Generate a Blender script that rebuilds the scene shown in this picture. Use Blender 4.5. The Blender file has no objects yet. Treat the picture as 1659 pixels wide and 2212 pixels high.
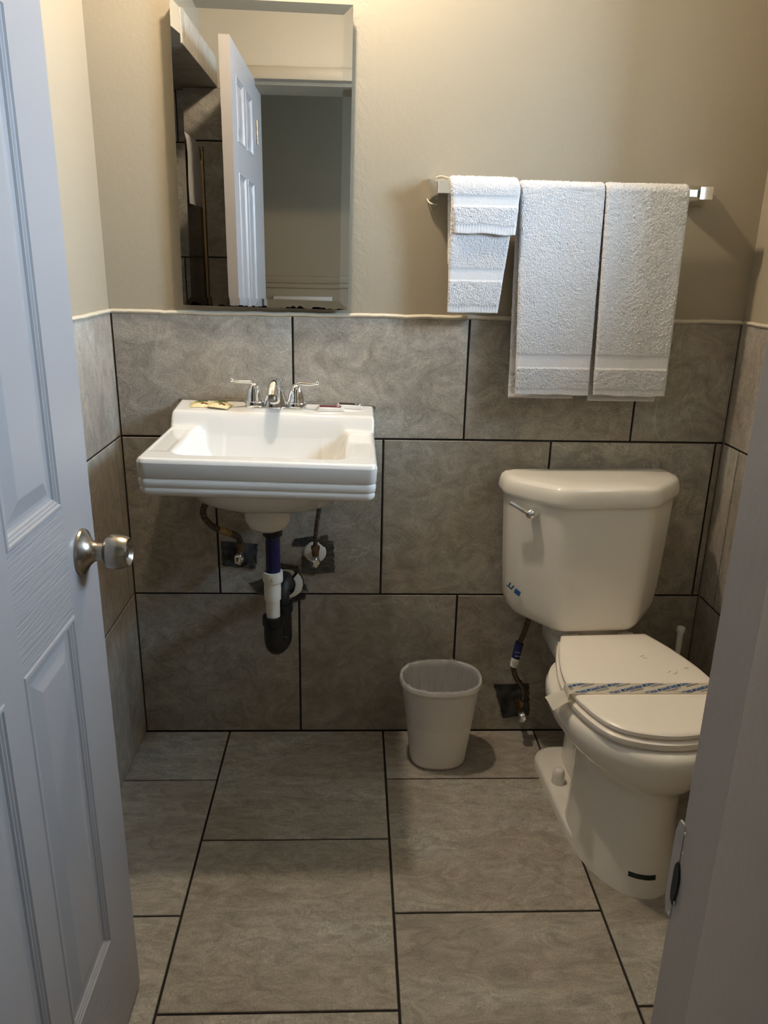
import bpy, bmesh, math, random
import numpy as np
from mathutils import Vector, Matrix, noise as mnoise

random.seed(7); RNG = np.random.default_rng(7)
S = bpy.context.scene
COL = S.collection
PI = math.pi

# ------------------------------------------------------------------ camera
cam_d = bpy.data.cameras.new('camera'); cam = bpy.data.objects.new('camera', cam_d); COL.objects.link(cam)
yaw, pitch, roll = 0.0421988, 0.3164204, 0.0212838
cy_, sy_, cp_, sp_, cr_, sr_ = math.cos(yaw), math.sin(yaw), math.cos(pitch), math.sin(pitch), math.cos(roll), math.sin(roll)
fw = Vector((sy_*cp_, cy_*cp_, -sp_)); rt = Vector((cy_, -sy_, 0)); up = rt.cross(fw)
r2 = rt*cr_ + up*sr_; u2 = -rt*sr_ + up*cr_
M = Matrix((( r2.x, u2.x, -fw.x, 0.616573), (r2.y, u2.y, -fw.y, -2.039935), (r2.z, u2.z, -fw.z, 1.370843), (0, 0, 0, 1)))
cam.matrix_world = M
cam_d.sensor_fit = 'AUTO'; cam_d.sensor_width = 36.0; cam_d.lens = 1674.443/2212*36.0; cam_d.clip_start = 0.02
S.camera = cam

# ------------------------------------------------------------------ world, exposure, light levels
w = bpy.data.worlds.new('world'); S.world = w; w.use_nodes = True
w.node_tree.nodes['Background'].inputs[0].default_value = (0.75, 0.85, 1.0, 1)
w.node_tree.nodes['Background'].inputs[1].default_value = 0.05
S.view_settings.view_transform = 'Standard'; S.view_settings.look = 'None'
S.view_settings.exposure = 0.30; S.view_settings.gamma = 1.0; S.view_settings.use_curve_mapping = False
S.cycles.max_bounces = 10; S.cycles.diffuse_bounces = 6; S.cycles.use_denoising = True
S.cycles.sample_clamp_indirect = 6.0
BULB_STRENGTH = 840.0;  BULB_COLOR = (1.0, 0.85, 0.66)
BULB_AT = (0.52, -0.28, 2.34)
PANE_STRENGTH = 60.0;   PANE_COLOR = (0.53, 0.74, 1.0)
WIN = dict(y0=-1.18, y1=-0.52, z0=1.50, z1=2.02)
HALL_FILL = 8.0  # glow of the added, unseen hall window

# ------------------------------------------------------------------ room dimensions
W = 1.628; FRONT = -1.53; FRONT2 = -1.80; CEIL = 2.44; TILETOP = 1.228
DL, DR = 0.200, 0.887       # doorway
HY = -3.25; HX0, HX1 = -1.0, 2.2   # hall
ROW = [0.0, 0.4535, 0.9085, TILETOP]

# ------------------------------------------------------------------ node helpers
def nmat(name):
    m = bpy.data.materials.new(name); m.use_nodes = True
    return m, m.node_tree.nodes, m.node_tree.links, m.node_tree.nodes['Principled BSDF']
def srgb(r, g, b):
    f = lambda c: (c/255/12.92) if c/255 <= .04045 else ((c/255+.055)/1.055)**2.4
    return (f(r), f(g), f(b), 1)
def setp(b, **k):
    for n, v in k.items(): b.inputs[n.replace('_', ' ')].default_value = v
def simple(name, col, rough=.5, metal=0.0, bump=None, coat=0.0, spec=None):
    m, N, L, b = nmat(name)
    b.inputs['Base Color'].default_value = col; b.inputs['Roughness'].default_value = rough; b.inputs['Metallic'].default_value = metal
    if coat: b.inputs['Coat Weight'].default_value = coat; b.inputs['Coat Roughness'].default_value = .05
    if spec is not None: b.inputs['Specular IOR Level'].default_value = spec
    if bump:
        sc, st, dist = bump
        tc = N.new('ShaderNodeTexCoord'); n = N.new('ShaderNodeTexNoise'); bp = N.new('ShaderNodeBump')
        n.inputs['Scale'].default_value = sc; n.inputs['Detail'].default_value = 4
        bp.inputs['Strength'].default_value = st; bp.inputs['Distance'].default_value = dist
        L.new(tc.outputs['Object'], n.inputs['Vector']); L.new(n.outputs['Fac'], bp.inputs['Height']); L.new(bp.outputs['Normal'], b.inputs['Normal'])
    return m
def mottled(name, c1, c2, scale, rough=.5, metal=0.0, bump=0.0, dist=.001, detail=6, stretch=(1, 1, 1), lo=.35, hi=.65):
    m, N, L, b = nmat(name)
    tc = N.new('ShaderNodeTexCoord'); mp = N.new('ShaderNodeMapping'); n = N.new('ShaderNodeTexNoise'); r = N.new('ShaderNodeValToRGB')
    mp.inputs['Scale'].default_value = stretch
    n.inputs['Scale'].default_value = scale; n.inputs['Detail'].default_value = detail
    r.color_ramp.elements[0].position = lo; r.color_ramp.elements[0].color = c1
    r.color_ramp.elements[1].position = hi; r.color_ramp.elements[1].color = c2
    L.new(tc.outputs['Object'], mp.inputs['Vector']); L.new(mp.outputs['Vector'], n.inputs['Vector']); L.new(n.outputs['Fac'], r.inputs['Fac']); L.new(r.outputs['Color'], b.inputs['Base Color'])
    b.inputs['Roughness'].default_value = rough; b.inputs['Metallic'].default_value = metal
    if bump:
        bp = N.new('ShaderNodeBump'); bp.inputs['Strength'].default_value = bump; bp.inputs['Distance'].default_value = dist
        L.new(n.outputs['Fac'], bp.inputs['Height']); L.new(bp.outputs['Normal'], b.inputs['Normal'])
    return m
def mix(N, L, mode, fac, a, b_):
    x = N.new('ShaderNodeMix'); x.data_type = 'RGBA'; x.blend_type = mode
    if isinstance(fac, float): x.inputs[0].default_value = fac
    else: L.new(fac, x.inputs[0])
    for s, v in ((6, a), (7, b_)):
        if isinstance(v, tuple): x.inputs[s].default_value = v
        else: L.new(v, x.inputs[s])
    return x.outputs[2]
def math_(N, L, op, a, b_=None, clamp=False):
    x = N.new('ShaderNodeMath'); x.operation = op; x.use_clamp = clamp
    for i, v in enumerate((a, b_)):
        if v is None: continue
        if isinstance(v, (int, float)): x.inputs[i].default_value = v
        else: L.new(v, x.inputs[i])
    return x.outputs[0]

# ------------------------------------------------------------------ materials
def make_tile_mat(name, gain=1.5, rough=.38):
    m, N, L, b = nmat(name)
    tc = N.new('ShaderNodeTexCoord'); at = N.new('ShaderNodeAttribute'); at.attribute_name = 'tile'
    sc = N.new('ShaderNodeVectorMath'); sc.operation = 'SCALE'; sc.inputs['Scale'].default_value = 23.0
    L.new(at.outputs['Vector'], sc.inputs[0])
    add = N.new('ShaderNodeVectorMath'); add.operation = 'ADD'
    L.new(tc.outputs['Object'], add.inputs[0]); L.new(sc.outputs[0], add.inputs[1])
    mp = N.new('ShaderNodeMapping'); mp.inputs['Rotation'].default_value = (.5, .95, 1.05); mp.inputs['Scale'].default_value = (1.0, 2.3, 1.3)
    L.new(add.outputs[0], mp.inputs['Vector'])
    def noi(scale, detail, distort=0.0, rgh=.55, vec=None):
        n = N.new('ShaderNodeTexNoise'); n.inputs['Scale'].default_value = scale; n.inputs['Detail'].default_value = detail
        n.inputs['Distortion'].default_value = distort; n.inputs['Roughness'].default_value = rgh
        L.new(vec or mp.outputs['Vector'], n.inputs['Vector']); return n.outputs['Fac']
    big = noi(2.2, 5, .6); r = N.new('ShaderNodeValToRGB')
    e = r.color_ramp.elements
    g = lambda *c: tuple(x*gain for x in srgb(*c)[:3]) + (1,)
    e[0].position = .30; e[0].color = g(120, 111, 101); e[1].position = .72; e[1].color = g(141, 139, 131)
    k = e.new(.5); k.color = g(132, 125, 115)
    L.new(big, r.inputs['Fac'])
    streak = noi(12, 9, 1.6, .68)
    st = N.new('ShaderNodeValToRGB'); st.color_ramp.elements[0].position = .35; st.color_ramp.elements[0].color = (.74, .74, .73, 1)
    st.color_ramp.elements[1].position = .70; st.color_ramp.elements[1].color = (1.30, 1.30, 1.30, 1); L.new(streak, st.inputs['Fac'])
    c = mix(N, L, 'MULTIPLY', 1.0, r.outputs['Color'], st.outputs['Color'])
    # thin light veins
    v = noi(3.1, 7, 1.8, .62); d = math_(N, L, 'ABSOLUTE', math_(N, L, 'SUBTRACT', v, .5))
    vein = math_(N, L, 'MULTIPLY', math_(N, L, 'SUBTRACT', 1.0, math_(N, L, 'MULTIPLY', d, 90.0), True), math_(N, L, 'SUBTRACT', math_(N, L, 'MULTIPLY', big, 3.0), 1.35, True), True)
    c = mix(N, L, 'MIX', math_(N, L, 'MULTIPLY', vein, .7), c, g(190, 185, 172))
    # speckle
    sp = noi(260, 4, 0, .7, add.outputs[0]); s2 = N.new('ShaderNodeValToRGB')
    s2.color_ramp.elements[0].position = .35; s2.color_ramp.elements[0].color = (.78, .78, .78, 1)
    s2.color_ramp.elements[1].position = .68; s2.color_ramp.elements[1].color = (1.2, 1.2, 1.2, 1); L.new(sp, s2.inputs['Fac'])
    c = mix(N, L, 'MULTIPLY', 1.0, c, s2.outputs['Color'])
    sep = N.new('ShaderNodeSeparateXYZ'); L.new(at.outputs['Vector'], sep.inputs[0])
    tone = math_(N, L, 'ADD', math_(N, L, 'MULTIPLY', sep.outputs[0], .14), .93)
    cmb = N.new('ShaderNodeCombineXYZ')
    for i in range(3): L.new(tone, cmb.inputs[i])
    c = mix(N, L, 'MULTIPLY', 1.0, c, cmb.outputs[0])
    L.new(c, b.inputs['Base Color'])
    b.inputs['Roughness'].default_value = rough
    bp = N.new('ShaderNodeBump'); bp.inputs['Strength'].default_value = .7; bp.inputs['Distance'].default_value = .0028
    hsum = math_(N, L, 'ADD', streak, math_(N, L, 'MULTIPLY', sp, .35)); L.new(hsum, bp.inputs['Height']); L.new(bp.outputs['Normal'], b.inputs['Normal'])
    return m

def make_paint(name, col, rough=.45, fine=.25, patch=False):
    m, N, L, b = nmat(name)
    tc = N.new('ShaderNodeTexCoord')
    n1 = N.new('ShaderNodeTexNoise'); n1.inputs['Scale'].default_value = 3.0; n1.inputs['Detail'].default_value = 3
    n2 = N.new('ShaderNodeTexNoise'); n2.inputs['Scale'].default_value = 130; n2.inputs['Detail'].default_value = 3
    n3 = N.new('ShaderNodeTexNoise'); n3.inputs['Scale'].default_value = 22; n3.inputs['Detail'].default_value = 5
    vo = N.new('ShaderNodeTexVoronoi'); vo.inputs['Scale'].default_value = 11.0
    for n in (n1, n2, n3, vo): L.new(tc.outputs['Object'], n.inputs['Vector'])
    dark = tuple(x*.93 for x in col[:3]) + (1,)
    L.new(mix(N, L, 'MIX', n1.outputs['Fac'], dark, col), b.inputs['Base Color'])
    b.inputs['Roughness'].default_value = rough
    h = math_(N, L, 'ADD', math_(N, L, 'MULTIPLY', n2.outputs['Fac'], .5), n3.outputs['Fac'])
    # rare raised specks in the paint film
    lump = math_(N, L, 'SUBTRACT', .035, vo.outputs['Distance'], True)
    h = math_(N, L, 'ADD', h, math_(N, L, 'MULTIPLY', lump, 22.0))
    if patch:       # rough plaster repair running down beside the mirror
        sx = N.new('ShaderNodeSeparateXYZ'); L.new(tc.outputs['Object'], sx.inputs[0])
        n4 = N.new('ShaderNodeTexNoise'); n4.inputs['Scale'].default_value = 48; n4.inputs['Detail'].default_value = 6; n4.inputs['Distortion'].default_value = 1.0; L.new(tc.outputs['Object'], n4.inputs['Vector'])
        mk = math_(N, L, 'SUBTRACT', 1.0, math_(N, L, 'MULTIPLY', math_(N, L, 'ABSOLUTE', math_(N, L, 'SUBTRACT', sx.outputs[0], .622)), 24.0), True)
        h = math_(N, L, 'ADD', h, math_(N, L, 'MULTIPLY', math_(N, L, 'MULTIPLY', n4.outputs['Fac'], mk), 3.0))
    bp = N.new('ShaderNodeBump'); bp.inputs['Strength'].default_value = fine; bp.inputs['Distance'].default_value = .0025
    L.new(h, bp.inputs['Height']); L.new(bp.outputs['Normal'], b.inputs['Normal'])
    return m

MT = {}
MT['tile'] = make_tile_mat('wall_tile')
MT['floor_tile'] = make_tile_mat('floor_tile', 1.5, .5)
MT['grout'] = simple('dark_grout', srgb(30, 24, 19), .9)
MT['paint'] = make_paint('cream_wall_paint', srgb(159, 148, 128))
MT['patched'] = make_paint('patched_cream_paint', srgb(159, 148, 128), patch=True)
MT['ceil'] = make_paint('ceiling_paint', srgb(160, 151, 133), .7)
MT['caulk'] = make_paint('cream_caulk', srgb(196, 187, 168), .5, .5)
MT['trimpaint'] = make_paint('trim_paint', srgb(156, 148, 141), .4, .2)
MT['porcelain'] = simple('white_porcelain', srgb(228, 226, 221), .10, coat=.6)
MT['toilet_porcelain'] = simple('toilet_porcelain', srgb(234, 229, 218), .12, coat=.5)
MT['seat'] = simple('seat_plastic', srgb(240, 232, 220), .28)
MT['chrome'] = simple('chrome', (.86, .87, .88, 1), .06, 1.0)
MT['satin'] = mottled('brushed_nickel', srgb(150, 142, 130), srgb(176, 168, 155), 60, .26, 1.0, .05, .0004, stretch=(.2, 1, 1))
MT['black'] = simple('black_plastic', srgb(14, 13, 13), .35)
MT['blackrubber'] = simple('black_rubber', srgb(22, 20, 19), .55)
MT['navy'] = simple('navy_pipe', srgb(16, 17, 62), .3)
MT['pvc'] = simple('white_pvc', srgb(224, 219, 207), .32)
MT['braid'] = mottled('braided_hose', srgb(58, 48, 42), srgb(112, 98, 86), 240, .4, .5, .6, .0008, 2)
MT['brass'] = simple('tarnished_brass', srgb(120, 92, 66), .35, .8)
MT['tag'] = mottled('tan_paper_tag', srgb(150, 122, 74), srgb(186, 158, 104), 60, .7)
MT['duct'] = mottled('grey_duct_tape', srgb(92, 87, 78), srgb(118, 112, 102), 38, .42, 0, .5, .002, stretch=(1, 1, 3))
MT['duct_dark'] = mottled('dark_crumpled_tape', srgb(54, 54, 53), srgb(104, 106, 107), 34, .3, 0, .9, .004)
MT['paper'] = simple('white_paper', srgb(236, 231, 220), .75)
MT['masking'] = simple('white_sticky_tape', srgb(236, 232, 222), .55)
MT['blue_ink'] = simple('blue_print', srgb(28, 82, 140), .6)
MT['grey_ink'] = simple('grey_print', srgb(120, 125, 132), .6)
MT['navy_label'] = simple('navy_label', srgb(26, 36, 92), .45)
MT['white_ink'] = simple('white_print', srgb(225, 225, 225), .6)
MT['sachet'] = mottled('cream_sachet_paper', srgb(214, 196, 140), srgb(236, 224, 182), 40, .4, 0, .3, .0015)
MT['leaf'] = simple('green_print', srgb(88, 98, 56), .5)
MT['rust'] = simple('brown_print', srgb(120, 58, 30), .5)
MT['clearwrap'] = simple('clear_white_wrapper', srgb(214, 210, 206), .18)
MT['burgundy'] = simple('burgundy_label', srgb(92, 18, 40), .25)
MT['blackred'] = simple('dark_label', srgb(34, 14, 18), .25)
MT['binplastic'] = simple('white_bin_plastic', srgb(234, 228, 220), .36)
MT['emblem'] = mottled('dark_green_sticker', srgb(38, 50, 40), srgb(70, 82, 68), 90, .4)
MT['doorpaint'] = simple('door_paint', srgb(148, 144, 143), .38)
MT['smoke'] = simple('dark_shower_glass', srgb(30, 26, 22), .15)
MT['gold'] = simple('dull_gold_frame', srgb(112, 98, 74), .35, 1.0)
MT['hallpaint'] = make_paint('hall_paint', srgb(176, 162, 138), .7, .1)
MT['whiteplastic'] = simple('white_plastic', srgb(232, 228, 218), .4)
MT['mirrorback'] = simple('mirror_backing', srgb(60, 54, 46), .6)
MT['steel'] = simple('strike_steel', srgb(120, 112, 100), .35, .9)

def door_mat():     # embossed wood grain: lines along the stiles / rails
    m, N, L, b = nmat('embossed_door_paint')
    b.inputs['Base Color'].default_value = srgb(148, 144, 143); b.inputs['Roughness'].default_value = .36
    tc = N.new('ShaderNodeTexCoord'); mp = N.new('ShaderNodeMapping'); mp.inputs['Scale'].default_value = (1, 1.2, 26)
    n = N.new('ShaderNodeTexNoise'); n.inputs['Scale'].default_value = 9; n.inputs['Detail'].default_value = 4; n.inputs['Distortion'].default_value = .4
    bp = N.new('ShaderNodeBump'); bp.inputs['Strength'].default_value = .9; bp.inputs['Distance'].default_value = .0020
    L.new(tc.outputs['Object'], mp.inputs['Vector']); L.new(mp.outputs['Vector'], n.inputs['Vector']); L.new(n.outputs['Fac'], bp.inputs['Height']); L.new(bp.outputs['Normal'], b.inputs['Normal'])
    return m
MT['doorrail'] = door_mat()

def terry_mat():
    m, N, L, b = nmat('white_terry')
    tc = N.new('ShaderNodeTexCoord'); n = N.new('ShaderNodeTexNoise'); n.inputs['Scale'].default_value = 420; n.inputs['Detail'].default_value = 3
    v = N.new('ShaderNodeTexVoronoi'); v.inputs['Scale'].default_value = 330
    for q in (n, v): L.new(tc.outputs['Object'], q.inputs['Vector'])
    at = N.new('ShaderNodeAttribute'); at.attribute_name = 'pile'
    h = math_(N, L, 'MULTIPLY', math_(N, L, 'SUBTRACT', n.outputs['Fac'], v.outputs['Distance']), at.outputs['Fac'])
    bp = N.new('ShaderNodeBump'); bp.inputs['Strength'].default_value = .9; bp.inputs['Distance'].default_value = .002
    L.new(h, bp.inputs['Height']); L.new(bp.outputs['Normal'], b.inputs['Normal'])
    b.inputs['Base Color'].default_value = srgb(220, 217, 216); b.inputs['Roughness'].default_value = .95
    b.inputs['Sheen Weight'].default_value = .25
    return m
MT['terry'] = terry_mat()

def liner_mat(name, cloud, gloss):
    m, N, L, b = nmat(name)
    out = N['Material Output']
    t = N.new('ShaderNodeBsdfTransparent'); g = N.new('ShaderNodeBsdfGlossy'); df = N.new('ShaderNodeBsdfDiffuse'); tl = N.new('ShaderNodeBsdfTranslucent'); ad = N.new('ShaderNodeMixShader')
    g.inputs['Roughness'].default_value = .10; df.inputs['Color'].default_value = (.88, .88, .9, 1); tl.inputs['Color'].default_value = (.88, .88, .9, 1)
    tc = N.new('ShaderNodeTexCoord'); n = N.new('ShaderNodeTexNoise'); n.inputs['Scale'].default_value = 46; n.inputs['Detail'].default_value = 3; n.inputs['Distortion'].default_value = 2.2
    mp = N.new('ShaderNodeMapping'); mp.inputs['Scale'].default_value = (1, 1, .45)
    bp = N.new('ShaderNodeBump'); bp.inputs['Strength'].default_value = 1.0; bp.inputs['Distance'].default_value = .012
    L.new(tc.outputs['Object'], mp.inputs['Vector']); L.new(mp.outputs['Vector'], n.inputs['Vector']); L.new(n.outputs['Fac'], bp.inputs['Height'])
    L.new(bp.outputs['Normal'], g.inputs['Normal'])
    L.new(df.outputs[0], ad.inputs[1]); L.new(tl.outputs[0], ad.inputs[2])
    m1 = N.new('ShaderNodeMixShader'); m1.inputs[0].default_value = cloud; L.new(t.outputs[0], m1.inputs[1]); L.new(ad.outputs[0], m1.inputs[2])
    fr = N.new('ShaderNodeFresnel'); fr.inputs['IOR'].default_value = 1.45; L.new(bp.outputs['Normal'], fr.inputs['Normal'])
    m2 = N.new('ShaderNodeMixShader'); L.new(math_(N, L, 'MULTIPLY', fr.outputs[0], gloss, True), m2.inputs[0]); L.new(m1.outputs[0], m2.inputs[1]); L.new(g.outputs[0], m2.inputs[2])
    L.new(m2.outputs[0], out.inputs['Surface'])
    return m
MT['liner'] = liner_mat('clear_bin_liner', .42, .9)
MT['liner_cuff'] = liner_mat('clear_liner_cuff', .03, .22)

def mirror_mat():
    m, N, L, b = nmat('silvered_mirror')
    b.inputs['Metallic'].default_value = 1.0; b.inputs['Roughness'].default_value = .0
    tc = N.new('ShaderNodeTexCoord'); sep = N.new('ShaderNodeSeparateXYZ'); L.new(tc.outputs['Object'], sep.inputs[0])
    n = N.new('ShaderNodeTexNoise'); n.inputs['Scale'].default_value = 42; n.inputs['Detail'].default_value = 4; L.new(tc.outputs['Object'], n.inputs['Vector'])
    # desilvered black flecks creeping in from the bottom edge
    edge = math_(N, L, 'MULTIPLY', math_(N, L, 'SUBTRACT', n.outputs['Fac'], .48), .032)
    msk = math_(N, L, 'LESS_THAN', sep.outputs[2], math_(N, L, 'ADD', edge, -.3325))
    L.new(mix(N, L, 'MIX', msk, (.86, .85, .82, 1), (.01, .01, .01, 1)), b.inputs['Base Color'])
    return m
MT['mirror'] = mirror_mat()

def emit(name, col, strength):
    m, N, L, b = nmat(name)
    b.inputs['Base Color'].default_value = (.8, .8, .8, 1)
    b.inputs['Emission Color'].default_value = col + (1,); b.inputs['Emission Strength'].default_value = strength
    return m
MT['bulb'] = emit('lit_bulb_glass', BULB_COLOR, BULB_STRENGTH)
MT['hall_fill_pane'] = emit('hall_fill_glow', PANE_COLOR, HALL_FILL)
MT['pane'] = emit('daylit_frosted_pane', PANE_COLOR, PANE_STRENGTH)

# ------------------------------------------------------------------ mesh helpers
def link(name, me, parent=None, mats=()):
    o = bpy.data.objects.new(name, me); COL.objects.link(o)
    if not isinstance(mats, (list, tuple)): mats = [mats]
    for m in mats: me.materials.append(MT[m] if isinstance(m, str) else m)
    if parent: o.parent = parent
    return o
def obj(name, bm, mats, parent=None, smooth=None):
    bmesh.ops.recalc_face_normals(bm, faces=bm.faces)
    me = bpy.data.meshes.new(name); bm.to_mesh(me); bm.free()
    if smooth is not None:
        me.polygons.foreach_set('use_smooth', [True]*len(me.polygons))
        me.set_sharp_from_angle(angle=math.radians(smooth))
    return link(name, me, parent, mats)
def empty(name, loc=(0, 0, 0), rot=(0, 0, 0)):
    o = bpy.data.objects.new(name, None); o.empty_display_size = .05; COL.objects.link(o); o.location = loc; o.rotation_euler = rot
    return o
def tag(o, label=None, cat=None, group=None, kind=None):
    if label: o['label'] = label
    if cat: o['category'] = cat
    if group: o['group'] = group
    if kind: o['kind'] = kind
    return o
def nb(): return bmesh.new()
def box(bm, p0, p1, bev=0.0, seg=2, mat=0, rot=None):
    c = [(a+b)/2 for a, b in zip(p0, p1)]; s = [abs(b-a) for a, b in zip(p0, p1)]
    r = bmesh.ops.create_cube(bm, size=1.0); vs = r['verts']
    bmesh.ops.scale(bm, vec=s, verts=vs)
    if bev:
        es = list({e for v in vs for e in v.link_edges})
        rr = bmesh.ops.bevel(bm, geom=es, offset=bev, segments=seg, profile=.5, affect='EDGES')
        vs = list({v for f in rr['faces'] for v in f.verts} | {v for v in vs if v.is_valid})
    if rot is not None: bmesh.ops.transform(bm, matrix=rot, verts=vs)
    bmesh.ops.translate(bm, vec=c, verts=vs)
    for f in {f for v in vs for f in v.link_faces}: f.material_index = mat
    return vs
def loft(bm, rings, caps=(True, True), closed=True, mat=0):
    vr = [[bm.verts.new(p) for p in r] for r in rings]; fs = []
    n = len(vr[0])
    for a, b in zip(vr[:-1], vr[1:]):
        for i in range(n if closed else n-1):
            j = (i+1) % n
            fs.append(bm.faces.new((a[i], a[j], b[j], b[i])))
    if caps[0]: fs.append(bm.faces.new(list(reversed(vr[0]))))
    if caps[1]: fs.append(bm.faces.new(vr[-1]))
    for f in fs: f.material_index = mat
    return vr
def lathe(bm, prof, n=32, axis='Z', at=(0, 0, 0), caps=(True, True), mat=0, sx=1.0, sy=1.0):
    rings = []
    for r, h in prof:
        ring = []
        for i in range(n):
            a = 2*PI*i/n; c, s = r*math.cos(a)*sx, r*math.sin(a)*sy
            p = {'Z': (c, s, h), 'X': (h, c, s), 'Y': (c, h, s)}[axis]
            ring.append((p[0]+at[0], p[1]+at[1], p[2]+at[2]))
        rings.append(ring)
    return loft(bm, rings, caps, mat=mat)
def catmull(pts, n=8):
    P = [Vector(p) for p in pts]; P = [P[0]*2-P[1]] + P + [P[-1]*2-P[-2]]
    out = []
    for i in range(1, len(P)-2):
        for k in range(n):
            t = k/n; a, b, c, d = P[i-1:i+3]
            out.append(.5*((2*b)+(c-a)*t+(2*a-5*b+4*c-d)*t*t+(3*b-a-3*c+d)*t**3))
    out.append(P[-2]); return out
def tube(bm, pts, r, n=14, smooth=8, caps=(True, True), mat=0, flat=1.0):
    path = catmull(pts, smooth) if smooth else [Vector(p) for p in pts]
    m = len(path); rr = r if callable(r) else (lambda t: r)
    t0 = (path[1]-path[0]).normalized(); ref = Vector((0, 0, 1)) if abs(t0.z) < .9 else Vector((1, 0, 0))
    u = t0.cross(ref).normalized(); rings = []
    for i, p in enumerate(path):
        t = (path[min(i+1, m-1)]-path[max(i-1, 0)]).normalized()
        u = (u - t*u.dot(t)).normalized(); v = t.cross(u)
        R = rr(i/(m-1))
        rings.append([p+u*(R*math.cos(2*PI*k/n))+v*(R*flat*math.sin(2*PI*k/n)) for k in range(n)])
    return loft(bm, rings, caps, mat=mat)
def fillet_poly(pts, radii, seg=6):
    out = []; n = len(pts)
    for i in range(n):
        p = Vector(pts[i]); a = (Vector(pts[i-1])-p); b = (Vector(pts[(i+1) % n])-p)
        r = radii[i]; la, lb = a.length, b.length; a.normalize(); b.normalize()
        ang = a.angle(b); d = min(r/math.tan(ang/2), la*.49, lb*.49); r = d*math.tan(ang/2)
        c = p+(a+b).normalized()*(r/math.sin(ang/2)); s = p+a*d; e = p+b*d
        v0, v1 = s-c, e-c; tot = v0.angle(v1); sg = 1 if v0.x*v1.y-v0.y*v1.x > 0 else -1
        for k in range(seg+1):
            th = sg*tot*k/seg; co, si = math.cos(th), math.sin(th)
            out.append((c.x+v0.x*co-v0.y*si, c.y+v0.x*si+v0.y*co))
    return out
def grid_faces(bm, V):
    for a, b in zip(V[:-1], V[1:]):
        for i in range(len(a)-1): bm.faces.new((a[i], a[i+1], b[i+1], b[i]))
def smoothstep(a, b, x):
    t = np.clip((x-a)/(b-a), 0, 1); return t*t*(3-2*t)
def text_bm(s, size, bold=0.0, depth=0.0):
    cu = bpy.data.curves.new('txt', 'FONT'); cu.body = s; cu.size = size; cu.align_x = 'LEFT'; cu.offset = bold; cu.extrude = depth; cu.resolution_u = 3
    t = bpy.data.objects.new('txt', cu); COL.objects.link(t)
    bpy.context.view_layer.update()
    me = bpy.data.meshes.new_from_object(t.evaluated_get(bpy.context.evaluated_depsgraph_get()))
    bpy.data.objects.remove(t); bm = bmesh.new(); bm.from_mesh(me); bpy.data.meshes.remove(me); bpy.data.curves.remove(cu)
    return bm
def join(dst, src, M=None, mat=None):
    if M is not None: bmesh.ops.transform(src, matrix=M, verts=src.verts)
    mp = {v: dst.verts.new(v.co) for v in src.verts}
    for f in src.faces:
        try:
            nf = dst.faces.new([mp[v] for v in f.verts]); nf.material_index = f.material_index if mat is None else mat; nf.smooth = f.smooth
        except ValueError: pass
    src.free()

# ------------------------------------------------------------------ setting: tiles
def tile_sheet(name, rects, place, mat, parent, tone=None, gap=.0055, thick=.004, cham=.0012):
    """rects (u0,v0,u1,v1); place(u,v,h) -> xyz with h=0 the tile face, negative h into the wall"""
    bm = nb(); lay = bm.loops.layers.float_color.new('tile')
    for (u0, v0, u1, v1) in rects:
        col = (random.random(), random.random(), random.random(), 1)
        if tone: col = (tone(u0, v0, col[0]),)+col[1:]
        g = gap/2
        def ring(i, h): return [bm.verts.new(place(u, v, h)) for u, v in ((u0+g+i, v0+g+i), (u1-g-i, v0+g+i), (u1-g-i, v1-g-i), (u0+g+i, v1-g-i))]
        a, b_, c = ring(0, -thick), ring(0, -cham), ring(cham, 0)
        fs = [bm.faces.new(c)]
        for p, q in ((a, b_), (b_, c)):
            for i in range(4): fs.append(bm.faces.new((p[i], p[(i+1) % 4], q[(i+1) % 4], q[i])))
        for f in fs:
            for l in f.loops: l[lay] = col
    return obj(name, bm, mat, parent)
def split(u0, u1, first, step):
    xs = [u0]; x = first
    while x < u1-.004:
        if x > u0+.004: xs.append(x)
        x += step
    return xs+[u1]
def wall_rects(rows, firsts, u0, u1, step=.4555):
    out = []
    for (v0, v1), f in zip(zip(rows[:-1], rows[1:]), firsts):
        xs = split(u0, u1, f, step); out += [(a, v0, b, v1) for a, b in zip(xs[:-1], xs[1:])]
    return out

# floor
fl = obj('floor', (lambda bm: (box(bm, (HX0-.1, HY-.1, -.10), (HX1+.1, .12, -.004)), bm)[1])(nb()), 'grout'); tag(fl, kind='structure')
rects = []
cols = [(-.8, .25), (.25, .7135), (.7135, 1.177), (1.177, W)]
sub = [(-.80, -.2135), (-.2135, .25)]
for k, (a, b) in enumerate([(-.80, -.2135), (-.2135, .25), (.25, .7135), (.7135, 1.177), (1.177, 1.6405), (1.6405, 2.104)]):
    off = -.463 if k in (0, 2, 4) else -.2305
    ys = [0.0]; y = off
    while y > HY: ys.append(y); y -= .463
    ys.append(HY)
    for y1, y0 in zip(ys[:-1], ys[1:]): rects.append((a, y0, b, y1))
tile_sheet('floor_tiles', rects, lambda u, v, h: (u, v, h), 'floor_tile', fl)

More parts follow.
